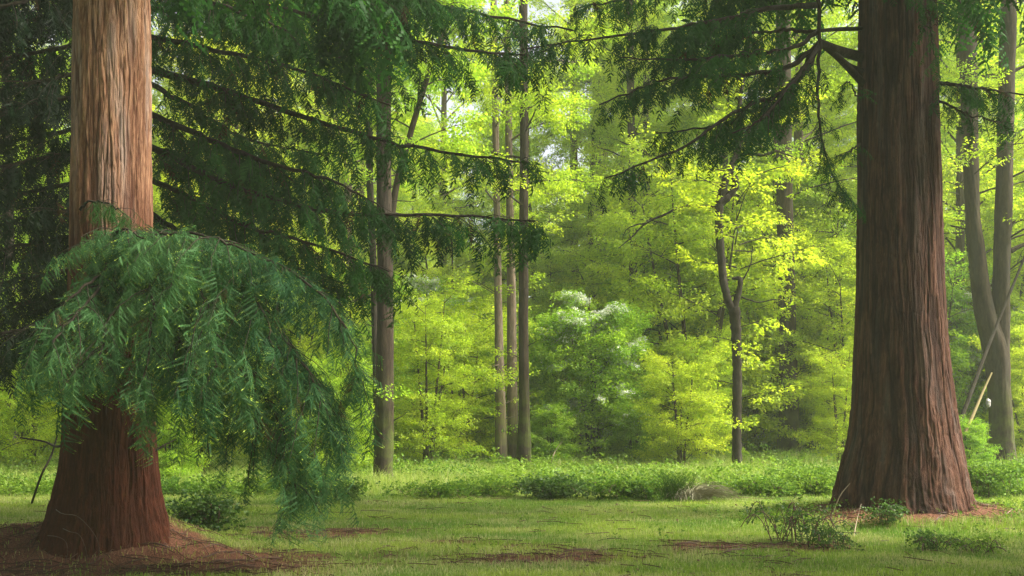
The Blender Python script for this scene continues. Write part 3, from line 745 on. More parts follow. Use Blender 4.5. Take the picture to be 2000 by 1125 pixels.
# ------------------------------------------------------------------ the trees one can tell apart
def named_tree(label, px, py_base, d, rows, bark, top, leafkind='leaf_y', cb=7.0, reach=3.0, nl=24, name="woodland_tree", cat="tree", nu=56, bk=0.02, strips=16, extra=None, dens=1.0, nspr=5, leafT=None):
    pts, rr = rows_to_path(rows, d, top)
    base = on_ground(pts[0][0], d); o = thing(name, label, cat, base)
    W = MB()
    pts = [np.array([pts[0][0], d, base[2]-0.3])]+[p_ for p_ in pts if p_[2] > base[2]+0.05]; rr = [rr[0]*1.2]+rr[-(len(pts)-1):]
    trunk_mesh(W, pts, rr, nu=nu, nv=200, flute=0.05, bark=bk, strips=strips, vlen=0.45, seed=int(px), lobes=0.15, lobe_h=0.4)
    pc = catmull(pts, 80)
    Lw, Fm = MB(), MB()
    for q in range(nl):
        u = q/nl; z = cb+(top-cb)*u; az = q*2.399+px
        c0 = np.array([np.interp(z, pc[:, 2], pc[:, 0]), np.interp(z, pc[:, 2], pc[:, 1]), z]); el = 0.1+0.6*u+rng.uniform(-.15, .2)
        L = reach*(1-0.4*u)*rng.uniform(0.7, 1.2)
        dd = np.array([math.cos(az)*math.cos(el), math.sin(az)*math.cos(el), math.sin(el)])
        twigs_sprays(W, Fm, c0, dd, L, leafT or LEAF, 7, int(nspr*dens), 0.15, 0.035, 1.0)
    for q in range(14):
        z = rng.uniform(1.2, max(cb, 5)); az = rng.uniform(0, 2*pi)
        c0 = np.array([np.interp(z, pc[:, 2], pc[:, 0]), np.interp(z, pc[:, 2], pc[:, 1]), z]); dd = np.array([math.cos(az), math.sin(az), rng.uniform(-.1, .7)])
        if q % 2: twigs_sprays(W, Fm, c0, dd, rng.uniform(0.5, 1.3), LEAF, 3, 2, 0.1, 0.010, 0.9)
        else:
            L = rng.uniform(0.2, 1.0); ss = np.linspace(0, 1, 6)[:, None]
            W.tubes((c0+dd*L*ss+rng.normal(0, 0.03*L, (6, 3))*ss)[None], (0.022*(1-0.8*ss[:, 0]))[None], 5)
    W.build("trunk", M[bark], o, True)
    if nl: Fm.build("crown", M[leafkind], o)
    return o

named_tree("straight brown trunk beside the drooping dark boughs, mossy at its foot", 750, 945, 25.0,
           [(0, 736, 764), (300, 735, 764), (560, 737, 768), (700, 735, 769), (850, 731, 769), (925, 727, 768), (955, 724, 770)], 'bark_m', 21, 'leaf_g', 9.5, 3.2, 22, bk=0.03, strips=20)
named_tree("slim dark trunk half hidden behind the straight brown trunk", 725, 925, 27.5,
           [(0, 718, 729), (300, 715, 728), (500, 722, 735), (700, 727, 740), (930, 730, 744)], 'bark_d', 18, 'leaf_g', 9, 2.4, 14)
named_tree("slender dark mossy trunk, rightmost of the close trio in the middle", 1022, 915, 31.0,
           [(0, 1014, 1030), (300, 1015, 1032), (600, 1013, 1032), (800, 1013, 1035), (925, 1009, 1038)], 'bark_m', 24, 'leaf_y', 8.0, 2.6, 22, bk=0.025)
named_tree("pale straight trunk, middle of the close trio, partly covered by leaves", 1000, 912, 33.5,
           [(0, 984, 996), (350, 988, 1002), (600, 990, 1008), (912, 993, 1011)], 'bark_p', 22, 'leaf_y', 9.0, 2.6, 16)
named_tree("pinkish pale slim trunk leaning slightly, leftmost of the close trio", 978, 910, 33.0,
           [(0, 958, 970), (350, 963, 976), (600, 966, 981), (912, 969, 990)], 'bark_p', 20, 'leaf_y', 8.5, 2.4, 14)
named_tree("thick straight mossy trunk standing left of the right redwood", 1540, 897, 38.0,
           [(0, 1516, 1542), (380, 1517, 1548), (600, 1521, 1554), (800, 1522, 1560), (900, 1520, 1566)], 'bark_g', 24, 'leaf_y', 8.5, 3.8, 26, bk=0.03)
named_tree("tall pale grey trunk deep in the hazy middle of the wood", 1175, 860, 62.0,
           [(0, 1160, 1182), (230, 1163, 1186), (400, 1164, 1187), (640, 1166, 1189), (860, 1165, 1192)], 'bark_p', 30, 'leaf_y', 18, 4.5, 16)
named_tree("reddish far trunk rising behind the white blossom", 1125, 860, 52.0,
           [(0, 1112, 1126), (500, 1114, 1130), (860, 1116, 1136)], 'bark_r', 26, 'leaf_y', 13, 3.4, 14)
named_tree("dark trunk right of the blossom, left one of a close pair", 1238, 880, 42.0,
           [(0, 1222, 1236), (500, 1228, 1244), (885, 1228, 1250)], 'bark_g', 20, 'leaf_y', 5.2, 3, 30)
named_tree("dark trunk right of the blossom, right one of a close pair", 1263, 880, 47.0,
           [(0, 1256, 1268), (500, 1255, 1270), (885, 1253, 1276)], 'bark_g', 20, 'leaf_y', 5.2, 3, 30)
named_tree("shadowed trunk standing just behind the crooked forked tree", 1418, 880, 44.0,
           [(0, 1400, 1418), (500, 1406, 1424), (885, 1408, 1432)], 'bark_g', 20, 'leaf_y', 5.5, 3, 26)
named_tree("thin dark trunk at the far left seen under the low boughs", 25, 880, 34.0,
           [(0, 0, 16), (500, 10, 28), (885, 12, 34)], 'bark_d', 18, 'leaf_g', 8, 3, 12)

# leaning slim tree between the dark boughs
lean = thing("leaning_tree", "slim leaning trunk slanting up to the right beside the straight brown trunk", "tree", on_ground((752-1000)/FPX*26, 26))
W = MB(); C = catmull([np.array([(752-1000)/FPX*26, 26, -0.2]), P(754, 600, 26), P(768, 400, 26), P(795, 285, 26), P(835, 150, 26), P(880, 20, 26), P(930, -120, 26)], 60)
W.tubes(C[None], np.linspace(0.11, 0.05, 60)[None], 10)
Fm = MB()
for q in range(10):
    c0 = C[30+q*3-1]; az = q*2.4; twigs_sprays(W, Fm, c0, np.array([math.cos(az)*.8, math.sin(az)*.8, 0.4]), 1.8, LEAF, 5, 5, 0.1, 0.02, 1.0)
W.build("trunk", M['bark_g'], lean, True); Fm.build("crown", M['leaf_g'], lean)

# crooked forked tree
ck = thing("crooked_tree", "crooked dark tree with a forked trunk and a knotted bend near its top", "tree", on_ground((1440-1000)/FPX*28.5, 28.5))
W = MB(); D_ = 28.5
def stem(cp, ra, n=40, k=14, W=W):
    C = catmull([P(c_[0], c_[1], c_[2] if len(c_) > 2 else D_) for c_ in cp], n)
    C[1:-1] += rng.normal(0, 0.006, (n-2, 3))
    rr = 0.86*np.interp(np.linspace(0, 1, n), np.linspace(0, 1, len(ra)), ra)*(1+0.07*np.sin(np.arange(n)*1.9)+rng.normal(0, 0.03, n))
    W.tubes(C[None], rr[None], k, 0.5)
stem([(1440, 945), (1440, 925), (1439, 850), (1440, 750), (1438, 660), (1434, 600)], [0.185, 0.16, 0.15, 0.15, 0.155, 0.19], 60, 16)
stem([(1434, 612), (1420, 580), (1412, 540), (1407, 480), (1404, 430), (1406, 395), (1414, 368)], [0.13, 0.13, 0.13, 0.14, 0.14, 0.15], 50, 14)
stem([(1408, 398), (1424, 382), (1437, 364), (1434, 346), (1428, 334)], [0.13, 0.12, 0.11, 0.10], 24, 12)
stem([(1412, 376), (1416, 352), (1427, 330), (1437, 306), (1442, 284), (1437, 255), (1448, 180), (1460, 60)], [0.13, 0.125, 0.12, 0.105, 0.095, 0.08, 0.06, 0.04], 50, 10)
stem([(1440, 290), (1425, 268), (1418, 235), (1424, 190)], [0.05, 0.04, 0.03, 0.02], 20, 7)
stem([(1442, 284), (1458, 262), (1466, 230), (1490, 190)], [0.05, 0.04, 0.03, 0.02], 20, 7)
stem([(1434, 600), (1442, 575), (1446, 548), (1441, 543), (1430, 545)], [0.12, 0.09, 0.07, 0.05], 24, 10)
stem([(1440, 305), (1460, 300), (1490, 303), (1520, 296), (1560, 310), (1600, 300)], [0.06, 0.05, 0.03, 0.015], 30, 7)
stem([(1402, 405), (1370, 402), (1335, 402), (1300, 418), (1262, 436), (1235, 462), (1208, 485)], [0.055, 0.045, 0.04, 0.03, 0.012], 40, 7)
stem([(1262, 436), (1240, 440), (1222, 450), (1215, 470)], [0.03, 0.02, 0.008], 16, 6)
stem([(1448, 580), (1480, 590), (1520, 585), (1560, 600)], [0.03, 0.02, 0.01], 20, 6)
stem([(1442, 560), (1465, 520), (1470, 480)], [0.03, 0.02, 0.01], 16, 6)
W2, Fm = W, MB()
for q in range(16):
    z = rng.uniform(5.5, 11); az = q*2.4; c0 = P(1436+rng.uniform(-6, 10), 810-(z-1.7)/D_*2000, D_)
    twigs_sprays(W2, Fm, c0, np.array([math.cos(az), math.sin(az), 0.25]), rng.uniform(1.2, 2.2), LEAFB, 4, 4, 0.1, 0.015, 0.8)
for q in range(8):
    c0 = P(1438, 640+q*28, D_); az = q*2.4
    twigs_sprays(W2, Fm, c0, np.array([math.cos(az), math.sin(az), 0.15]), rng.uniform(0.6, 1.2), LEAFB, 3, 3, 0.1, 0.01, 0.8)
W.build("trunk", M['bark_d'], ck, True); Fm.build("crown", M['leaf_y'], ck)

# twin-stemmed tree at the right edge
tw = thing("twin_trunk_tree", "tall twin-stemmed tree right of the right redwood, forking low down", "tree", on_ground((1955-1000)/FPX*32, 32))
W = MB(); D_ = 32.0
def tr2(rows, seed, top):
    pts, rr = rows_to_path(rows, D_, top); trunk_mesh(W, pts, rr, nu=64, nv=220, flute=0.05, bark=0.035, strips=18, vlen=0.4, seed=seed, lobes=0.05)
tr2([(0, 1872, 1905), (150, 1876, 1908), (400, 1886, 1913), (500, 1892, 1925), (600, 1903, 1940), (680, 1920, 1968), (760, 1930, 1972), (880, 1934, 1982), (915, 1930, 1988)], 61, 20)
tr2([(0, 1955, 1985), (200, 1950, 1980), (400, 1944, 1976), (520, 1940, 1972), (620, 1936, 1972), (700, 1934, 1971), (800, 1934, 1972), (890, 1936, 1976)], 62, 22)
for cp, r0 in (([(1975, 490), (1990, 482), (2020, 470)], 0.09), ([(1972, 445), (1985, 432), (2030, 425)], 0.06), ([(1908, 150), (1935, 145), (1965, 150)], 0.05),
               ([(1905, 140), (1922, 110), (1915, 60)], 0.05), ([(1978, 140), (2000, 130), (2040, 120)], 0.06), ([(1880, 455), (1850, 455), (1835, 458)], 0.03), ([(1975, 270), (1995, 255), (2030, 240)], 0.05)):
    C = catmull([P(c_[0], c_[1], D_) for c_ in cp], 16); W.tubes(C[None], np.linspace(r0, r0*0.5, 16)[None], 8)
W2, Fm = W, MB()
for q in range(26):
    z = rng.uniform(6.5, 20); az = q*2.4; px = 1895 if q % 2 else 1965
    c0 = P(px, 810-(z-1.7)/D_*2000, D_)
    twigs_sprays(W2, Fm, c0, np.array([math.cos(az), math.sin(az), 0.25]), rng.uniform(1.6, 3.0), LEAF, 6, 5, 0.1, 0.03, 1.0)
W.build("trunk", M['bark_g'], tw, True); Fm.build("crown", M['leaf_y'], tw)

# hawthorns in blossom
HAW = bush_meshes(6.2, 2.9, 4, 12, LEAF, 301, nspr=5, leaf='leaf_g', bl=0.53)
place("hawthorn", HAW, ["stem", "foliage", "blossom"], "hawthorn covered in white blossom in the middle of the wood", "hawthorn", (1160-1000)/FPX*34.5, 34.5, 0.4, 1.0)
place("hawthorn", HAW, ["stem", "foliage", "blossom"], "hawthorn with faint white blossom between the brown trunk and the close trio", "hawthorn", (875-1000)/FPX*44, 44, 2.1, 1.25)
place("hawthorn", HAW, ["stem", "foliage", "blossom"], "hawthorn with specks of blossom behind the right redwood's right side", "hawthorn", (1868-1000)/FPX*42, 42, 4.0, 1.2)

# nearer hazel-like bushes and saplings at the wood's edge
EDGE = [  # px, depth, kind, scale, label
    (835, 30.5, 1, 0.62, "layered bright green hazel just right of the straight brown trunk"),
    (900, 35.0, 0, 0.95, "green bush between the hazel and the pinkish slim trunk"),
    (1330, 31.5, 0, 0.62, "broad-leaved sapling bush left of the crooked tree"),
    (1372, 34.5, 1, 0.50, "taller leafy bush close behind the crooked tree"),
    (1640, 31.0, 1, 0.44, "bright bush filling the gap left of the right redwood"),
    (1478, 41.0, 0, 1.0, "green bush between the crooked tree and the thick mossy trunk"),
    (1075, 33.0, 2, 0.42, "low green bush under the white blossom's left side"),
    (1235, 33.0, 2, 0.42, "low green bush under the white blossom's right side"),
    (1893, 29.0, 2, 0.33, "small bush by the foot of the twin-stemmed tree"),
    (2010, 34.5, 1, 0.55, "yellow-green bush behind the twin-stemmed tree at the right edge"),
    (60, 30.0, 0, 0.75, "green bush left of the left redwood's dark foot"),
    (-60, 27.0, 1, 0.7, "green bush at the far left edge under the dark boughs"),
    (400, 29.0, 0, 0.8, "green bush seen behind the weeping branch"),
    (560, 33.0, 1, 0.85, "tall green bush between the weeping branch and the straight brown trunk"),
    (660, 28.5, 2, 0.7, "low shaded bush left of the straight brown trunk"),
    (330, 25.0, 2, 0.45, "small shaded bush right of the left redwood's foot"),
]
for px, d, kx, sc, lb in EDGE:
    place("woodland_bush", BUSH[kx], ["stem", "foliage"], lb, "bush", (px-1000)/FPX*d, d, rng.uniform(0, 6), sc)

# ------------------------------------------------------------------ the wood behind
taken = [((px-1000)/FPX*d, d) for px, d in ((750, 25), (1022, 31), (1540, 38), (1440, 28.5), (1175, 62), (1955, 32))]
def scatter(n, y0, y1, gap, margin=5, power=1.0):
    pts_ = []; tries = 0
    while len(pts_) < n and tries < 20000:
        tries += 1
        y = y0+(y1-y0)*rng.random()**power; x = rng.uniform(-1, 1)*(0.52*y+margin)
        if all((x-a_)**2+(y-b_)**2 > (gap*(0.6+y/90))**2 for a_, b_ in pts_): pts_.append((x, y))
    return pts_
HOLES = [(-11.0, 41), (-13.5, 46), (-9.2, 48), (-16.5, 43), (10.9, 42), (13.2, 47), (17.9, 41), (20.5, 46), (5.5, 52), (1.2, 50), (-3.5, 53), (-20, 50)]
for x, y in HOLES+scatter(16, 44, 64, 2.6)+scatter(34, 58, 98, 3.6)+[(x_, y_+rng.uniform(-4, 4)) for y_ in (102, 112, 122) for x_ in np.linspace(-0.55*y_, 0.55*y_, 17)]:
    k_ = rng.integers(0, 4)
    place("woodland_tree", TALL[k_], ["trunk", "crown"], "tall spring-green broadleaf tree deep in the hazy wood", "tree", x, y, rng.uniform(0, 6.28), rng.uniform(0.85, 1.2), "tall trees of the wood behind the glade")
for x, y in scatter(135, 36, 105, 2.2, power=1.3):
    if y < 39.5 and 1470 < 1000+x/y*FPX < 1610: continue
    if y < 41 and 1040 < 1000+x/y*FPX < 1290: continue
    k_ = rng.integers(0, 5)
    place("understory_tree", BUSH[k_], ["stem", "foliage"], "young leafy understory tree among the tall trunks of the far wood", "young tree", x, y, rng.uniform(0, 6.28), rng.uniform(0.75, 1.3)*(1+0.3*(y > 55)), "young trees of the wood behind the glade")

# ------------------------------------------------------------------ undergrowth, long grass, lawn
def edge_y(x):
    return 20.3+3.2*(fbm(x*0.38+5, x*0, 4, 3)-0.42)

def blades(mb, x, y, h, wd, lean_, tint, tip):
    n = len(x); z = ground_h(x, y); az = rng.uniform(0, 2*pi, n); l = lean_*rng.normal(0, 1, (n, 2))
    sx, sy = np.cos(az)*wd/2, np.sin(az)*wd/2
    V_ = np.empty((n, 5, 3))
    V_[:, 0] = np.stack([x-sx, y-sy, z-0.01], 1); V_[:, 1] = np.stack([x+sx, y+sy, z-0.01], 1)
    mx, my = x+l[:, 0]*h*0.3, y+l[:, 1]*h*0.3
    V_[:, 2] = np.stack([mx+sx*0.8, my+sy*0.8, z+h*0.6], 1); V_[:, 3] = np.stack([mx-sx*0.8, my-sy*0.8, z+h*0.6], 1)
    V_[:, 4] = np.stack([x+l[:, 0]*h, y+l[:, 1]*h, z+h*(1-0.3*np.minimum(1, np.abs(l).sum(1)))], 1)
    b5 = (np.arange(n)*5)[:, None]
    mb.add(V_.reshape(-1, 3), b5+np.array([[0, 1, 2, 3]]), np.repeat(tint, 5), np.repeat(tip, 5))
    mb.F.append((b5+np.array([[3, 2, 4]]))+mb.n-n*5); mb.M.append(np.zeros(n, np.int32))
    # keep face order aligned (quads block then tris block)
n = 420000
y = 9.0+(23.4-9.0)*rng.random(n)**0.9; x = rng.uniform(-1, 1, n)*(0.52*y+1.2)
lm = litter_mask(x, y); edge = edge_y(x)+0.9*rng.random(n)
keepm = (rng.random(n) > lm*0.93) & (y < edge)
x, y = x[keepm], y[keepm]; n = len(x)
tint = np.clip(fbm(x*0.7, y*1.4, 61, 3)*1.8-0.5+rng.normal(0, 0.18, n), 0, 1)
straw = np.clip((fbm(x*0.9+7, y*2.0, 71, 3)-0.5)*3.0, 0, 0.85)*(rng.random(n) < 0.6)
tuft = fbm(x*3, y*3, 81, 2)
mb = MB(); blades(mb, x, y, rng.uniform(0.03, 0.085, n)*(0.5+1.1*tuft)*(1+1.6*np.exp(-((np.hypot((x-XR)/2.3, (y-DR+0.3)/1.6)-1)/0.16)**2)), np.full(n, 0.006), 0.5, tint, np.where(rng.random(n) < 0.12, 0.8, straw))
tag(mb.build("lawn_grass", M['grass']), "short mown grass with pale and brown worn patches across the glade", "grass", kind="stuff")

n = 230000
y = 19.6+(40-19.6)*rng.random(n)**1.5; x = rng.uniform(-1, 1, n)*(0.52*y+1.5)
kk = y > edge_y(x)+0.5*rng.random(n); x, y = x[kk], y[kk]
n = len(x)
dn = fbm(x*0.45, y*0.45, 33, 3); kk = dn > 0.30+0.16*rng.random(n); x, y, dn = x[kk], y[kk], dn[kk]; n = len(x)
ramp_ = np.clip((y-edge_y(x))/2.6, 0.15, 1)*(0.5+1.0*fbm(x*0.6, y*0.6, 44, 2))
mb = MB(); blades(mb, x, y, rng.uniform(0.13, 0.46, n)*ramp_*(1+0.6*(rng.random(n) < 0.05)), np.full(n, 0.008), 0.35, np.clip(rng.random(n)*0.8+0.2, 0, 1), np.where(rng.random(n) < 0.15, 0.8, 0.1))
tag(mb.build("long_grass", M['grass']), "pale long grass along the edge of the wood behind the lawn", "long grass", kind="stuff")

n = 7500
y = 21.2+(62-21.2)*rng.random(n)**1.6; x = rng.uniform(-1, 1, n)*(0.52*y+2)
dn = fbm(x*0.4+3, y*0.4, 53, 3); kk = (dn > 0.45) & (y > edge_y(x)+0.3); x, y, dn = x[kk], y[kk], dn[kk]; n = len(x)
hh = (0.10+0.42*rng.random(n)*np.clip((dn-0.3)*3, 0.2, 1))*np.clip((y-edge_y(x))/2.5, 0.15, 1)*(0.4+1.1*fbm(x*0.8, y*0.8, 3, 2))
mb = MB()
pos = []; dirs = []
for r_ in range(4):
    f = (r_+rng.random(n))/4; pos.append(np.stack([x+rng.normal(0, .08, n), y+rng.normal(0, .08, n), ground_h(x, y)+hh*f], 1))
    az = rng.uniform(0, 2*pi, n); dirs.append(np.stack([np.cos(az), np.sin(az), rng.uniform(0.0, 0.7, n)], 1))
pos = np.concatenate(pos); dirs = np.concatenate(dirs); R = frames(dirs, roll=rng.normal(0, .4, len(dirs)))
tn = np.clip(fbm(pos[:, 0]*0.8, pos[:, 1]*0.8, 12, 2)*1.6-0.3+rng.normal(0, .15, len(pos)), 0, 1)
# small weeds and seedlings round the right redwood's mound and in the lawn
m2 = 900; a2 = rng.uniform(0, 2*pi, m2); r2_ = rng.normal(1.0, 0.16, m2)
wx = np.concatenate([XR+np.cos(a2)*2.25*r2_, rng.uniform(-8, 8, 260)]); wy = np.concatenate([DR-0.35+np.sin(a2)*1.55*r2_, rng.uniform(12, 20.8, 260)])
kk = fbm(wx*1.5, wy*1.5, 19, 2) > 0.40; wx, wy = wx[kk], wy[kk]; m2 = len(wx); az = rng.uniform(0, 2*pi, m2)
Rw = frames(np.stack([np.cos(az), np.sin(az), rng.uniform(0.1, 1.2, m2)], 1)); pw = np.stack([wx, wy, ground_h(wx, wy)+0.02], 1); ww = rng.integers(0, 2, m2)
for q in range(2): mb.stamp(BRAM[q], Rw[ww == q], pw[ww == q], rng.uniform(0.3, 0.75, (ww == q).sum()), rng.random((ww == q).sum())*0.7)
wh = rng.integers(0, 2, len(pos))
for q in range(2): mb.stamp(BRAM[q], R[wh == q], pos[wh == q], rng.uniform(0.8, 1.4, (wh == q).sum()), tn[wh == q])
tag(mb.build("undergrowth", M['leaf_u']), "leafy green ground cover along and under the edge of the wood", "undergrowth", kind="stuff")

# bramble bushes and other low plants one can tell apart
def low_bush(label, px, py, wpx, hpx, mat='leaf_b', name="bramble_bush", cat="bramble", dens=1.0, T=BRAM, canes=14, sc=1.0):
    d = CAM_H*FPX/(py-HZ); cx = (px-1000)/FPX*d; rw = wpx/2/FPX*d; hh = hpx/FPX*d
    z0 = float(ground_h(np.array(cx), np.array(d))); d = (CAM_H-z0)*FPX/(py-HZ)+rw*0.4
    o = thing(name, label, cat, on_ground(cx, d)); W, Fm = MB(), MB(); base = np.array(on_ground(cx, d))
    SP = []; pos = []
    for q in range(canes):
        az = rng.uniform(0, 2*pi); r_ = rw*rng.uniform(0.3, 1.0); top = hh*rng.uniform(0.6, 1.1)
        s = np.linspace(0, 1, 9)[:, None]; e_ = np.array([math.cos(az), math.sin(az)*0.8, 0])*r_
        b_ = np.array([rng.normal(0, rw*0.35), rng.normal(0, rw*0.25), 0])
        C = base+b_+e_*s+np.array([0, 0, top])*(np.sin(s*pi*0.8)); SP.append(C)
        m_ = int(26*dens); tt = rng.random(m_); pos.append(np.stack([np.interp(tt, s[:, 0], C[:, c_]) for c_ in range(3)], 1)+rng.normal(0, rw*0.09, (m_, 3))*np.array([1, 1, .6]))
    W.tubes(np.array(SP), np.full((canes, 9), 0.006), 4)
    pos = np.concatenate(pos); pos[:, 2] = np.maximum(pos[:, 2], base[2]+0.02); m_ = len(pos)
    az = rng.uniform(0, 2*pi, m_); dirs = np.stack([np.cos(az), np.sin(az), rng.uniform(-.2, .6, m_)], 1); R = frames(dirs, roll=rng.normal(0, .5, m_))
    wh = rng.integers(0, len(T), m_); tn = np.clip(0.4*rng.random(m_)+0.7*(pos[:, 2]-base[2])/max(hh, .01), 0, 1)*0+rng.random(m_)
    for q in range(len(T)): Fm.stamp(T[q], R[wh == q], pos[wh == q], rng.uniform(0.6, 1.1, (wh == q).sum())*sc, tn[wh == q])
    W.build("cane", M['cane'], o, True)["kind"] = "stuff"; Fm.build("foliage", M[mat], o)
    return o
low_bush("dark bramble mound at the lawn's far edge under the blossom, left of centre gap", 1085, 978, 150, 34, dens=0.9, canes=22)
low_bush("rounded green bramble directly left of the dry grass tussock", 1235, 978, 130, 32, 'leaf_u', dens=1.0, canes=20)
low_bush("bramble mound at the foot of the crooked tree", 1480, 972, 120, 28, dens=0.8, canes=20, mat='leaf_u')
low_bush("leafy bramble between the crooked tree and the right redwood", 1585, 968, 130, 38, dens=0.8, canes=24, mat='leaf_u')
low_bush("dark low bramble right of the right redwood's root flare", 1930, 975, 120, 62, dens=0.8, canes=26, mat='leaf_u')
low_bush("pale green bramble at the right edge below the twin-stemmed tree", 1995, 960, 90, 50, 'leaf_u', dens=1.2)
low_bush("low bramble along the lawn edge right of the brown trunk", 850, 975, 140, 20, 'leaf_u', dens=0.7)
low_bush("low scrub between the brown trunk's foot and the close trio", 950, 972, 120, 24, dens=0.8, mat='leaf_u')
low_bush("dark shrub on the bare ground between the left redwood and the weeping tips", 395, 1045, 95, 62, dens=0.6, canes=16)
low_bush("shaded scrub behind the weeping tips, by the brown trunk's left", 640, 985, 120, 40, dens=0.8)
low_bush("scraggy bramble on the left flank of the right redwood's mound", 1545, 1066, 140, 76, dens=0.20, canes=26, sc=0.62)
low_bush("small dark fern-like bramble in front of the right redwood's foot", 1822, 1080, 80, 28, dens=0.35, canes=14, sc=0.5)
low_bush("round pale green weed clump at the right end of the redwood's mound", 1920, 1085, 110, 28, 'leaf_u', dens=0.35, canes=16, sc=0.45)
low_bush("low ivy patch against the middle of the right redwood's foot", 1716, 1030, 60, 42, dens=0.35, canes=10, sc=0.7)
low_bush("spray of weeds at the left corner of the right redwood's foot", 1625, 1075, 80, 36, dens=0.3, canes=10, sc=0.7)

# dry tussock
d = CAM_H*FPX/(980-HZ); tx = (1345-1000)/FPX*d
ts = thing("grass_tussock", "clump of tall arching dry straw and green sedge at the lawn's far edge", "grass tussock", on_ground(tx, d))
mb = MB(); m_ = 420; az = rng.uniform(0, 2*pi, m_); Ls = rng.uniform(0.35, 0.95, m_); s = np.linspace(0, 1, 7)
rad = (np.cos(az)*1.0)[:, None]
Pt = np.stack([tx+rng.normal(0, .15, m_)[:, None]+np.cos(az)[:, None]*Ls[:, None]*s*0.75+0.35*s*Ls[:, None],
               d+rng.normal(0, .12, m_)[:, None]+np.sin(az)[:, None]*Ls[:, None]*s*0.5,
               ts.location.z+Ls[:, None]*(1.5*s-1.35*s**2)*rng.uniform(0.35, 1, m_)[:, None]], -1)
mb.tubes(Pt[:360], np.full((360, 7), 0.007)*(1-0.7*s), 3, rng.random(360)); mb.build("straw", M['straw'], ts)
mb = MB(); m_ = 200; az = rng.uniform(0, 2*pi, m_); Ls = rng.uniform(0.5, 1.0, m_)
Pt = np.stack([tx-0.25+rng.normal(0, .12, m_)[:, None]+np.cos(az)[:, None]*Ls[:, None]*s**2*0.35, d+rng.normal(0, .1, m_)[:, None]+np.sin(az)[:, None]*Ls[:, None]*s**2*0.3,
               ts.location.z+Ls[:, None]*(s-0.25*s**2)*0.85], -1)
mb.tubes(Pt, np.full((m_, 7), 0.006)*(1-0.7*s), 3, rng.random(m_)); mb.build("sedge", M['leaf_u'], ts)

# dead needles and twigs on the bare ground
n = 170000
y = 8.8+(20-8.8)*rng.random(n)**1.2; x = rng.uniform(-1, 1, n)*(0.52*y+1)
kk = rng.random(n) < litter_mask(x, y)*0.95; x, y = x[kk], y[kk]; n = len(x)
az = rng.uniform(0, pi, n); L = rng.uniform(0.02, 0.11, n); wd = rng.uniform(0.003, 0.010, n)
dv = np.stack([np.cos(az), np.sin(az), rng.normal(0.05, .15, n)], 1)*L[:, None]
mb = MB(); base = np.stack([x, y, ground_h(x, y)+rng.uniform(0.004, 0.03, n)], 1)
V_ = kites(base, dv, wd, np.tile([0, 0, 1.0], (n, 1))); mb.add(V_.reshape(-1, 3), np.arange(n*4).reshape(n, 4), np.repeat(rng.random(n), 4))
n = 900; ii = rng.integers(0, len(x), n); xx, yy = x[ii], y[ii]; az = rng.uniform(0, 2*pi, n); L = rng.uniform(0.12, 0.6, n)
s = np.linspace(0, 1, 6); bend = rng.normal(0, 0.15, n)
Pt = np.stack([xx[:, None]+np.cos(az)[:, None]*L[:, None]*s-np.sin(az)[:, None]*(bend*L)[:, None]*s**2, yy[:, None]+np.sin(az)[:, None]*L[:, None]*s+np.cos(az)[:, None]*(bend*L)[:, None]*s**2, np.zeros((n, 6))], -1)
Pt[..., 2] = ground_h(Pt[..., 0], Pt[..., 1])+0.02+0.03*rng.random((n, 1))*np.sin(s*pi)
mb.tubes(Pt, np.full((n, 6), 0.005), 4, rng.random(n))
n = 3500; xx = rng.uniform(-1, 1, n)*11; yy = rng.uniform(9.5, 22.5, n); kk = fbm(xx*0.8, yy*0.8, 6, 3) > 0.47; xx, yy = xx[kk], yy[kk]; n = len(xx); az = rng.uniform(0, 2*pi, n)
dv = np.stack([np.cos(az), np.sin(az), rng.normal(0.1, .25, n)], 1)*rng.uniform(0.03, 0.07, n)[:, None]
V_ = kites(np.stack([xx, yy, ground_h(xx, yy)+rng.uniform(0.03, 0.06, n)], 1), dv, rng.uniform(0.015, 0.035, n), norm(np.stack([rng.normal(0, .3, n), rng.normal(0, .3, n), np.ones(n)], 1)))
mb.add(V_.reshape(-1, 3), np.arange(n*4).reshape(n, 4), np.repeat(rng.uniform(0.4, 1, n), 4))
n = 130; xx = rng.uniform(-1, 1, n)*9; yy = rng.uniform(9.5, 21, n); az = rng.uniform(0, 2*pi, n); L = rng.uniform(0.08, 0.45, n); bend = rng.normal(0, .2, n)
Pt = np.stack([xx[:, None]+np.cos(az)[:, None]*L[:, None]*s-np.sin(az)[:, None]*(bend*L)[:, None]*s**2, yy[:, None]+np.sin(az)[:, None]*L[:, None]*s+np.cos(az)[:, None]*(bend*L)[:, None]*s**2, np.zeros((n, 6))], -1)
Pt[..., 2] = ground_h(Pt[..., 0], Pt[..., 1])+0.05
mb.tubes(Pt, np.full((n, 6), 0.005), 4, rng.uniform(0.5, 1, n))
tag(mb.build("needle_litter", M['litter']), "red-brown fallen needles and twigs on the bare patches around both redwoods", "litter", kind="stuff")

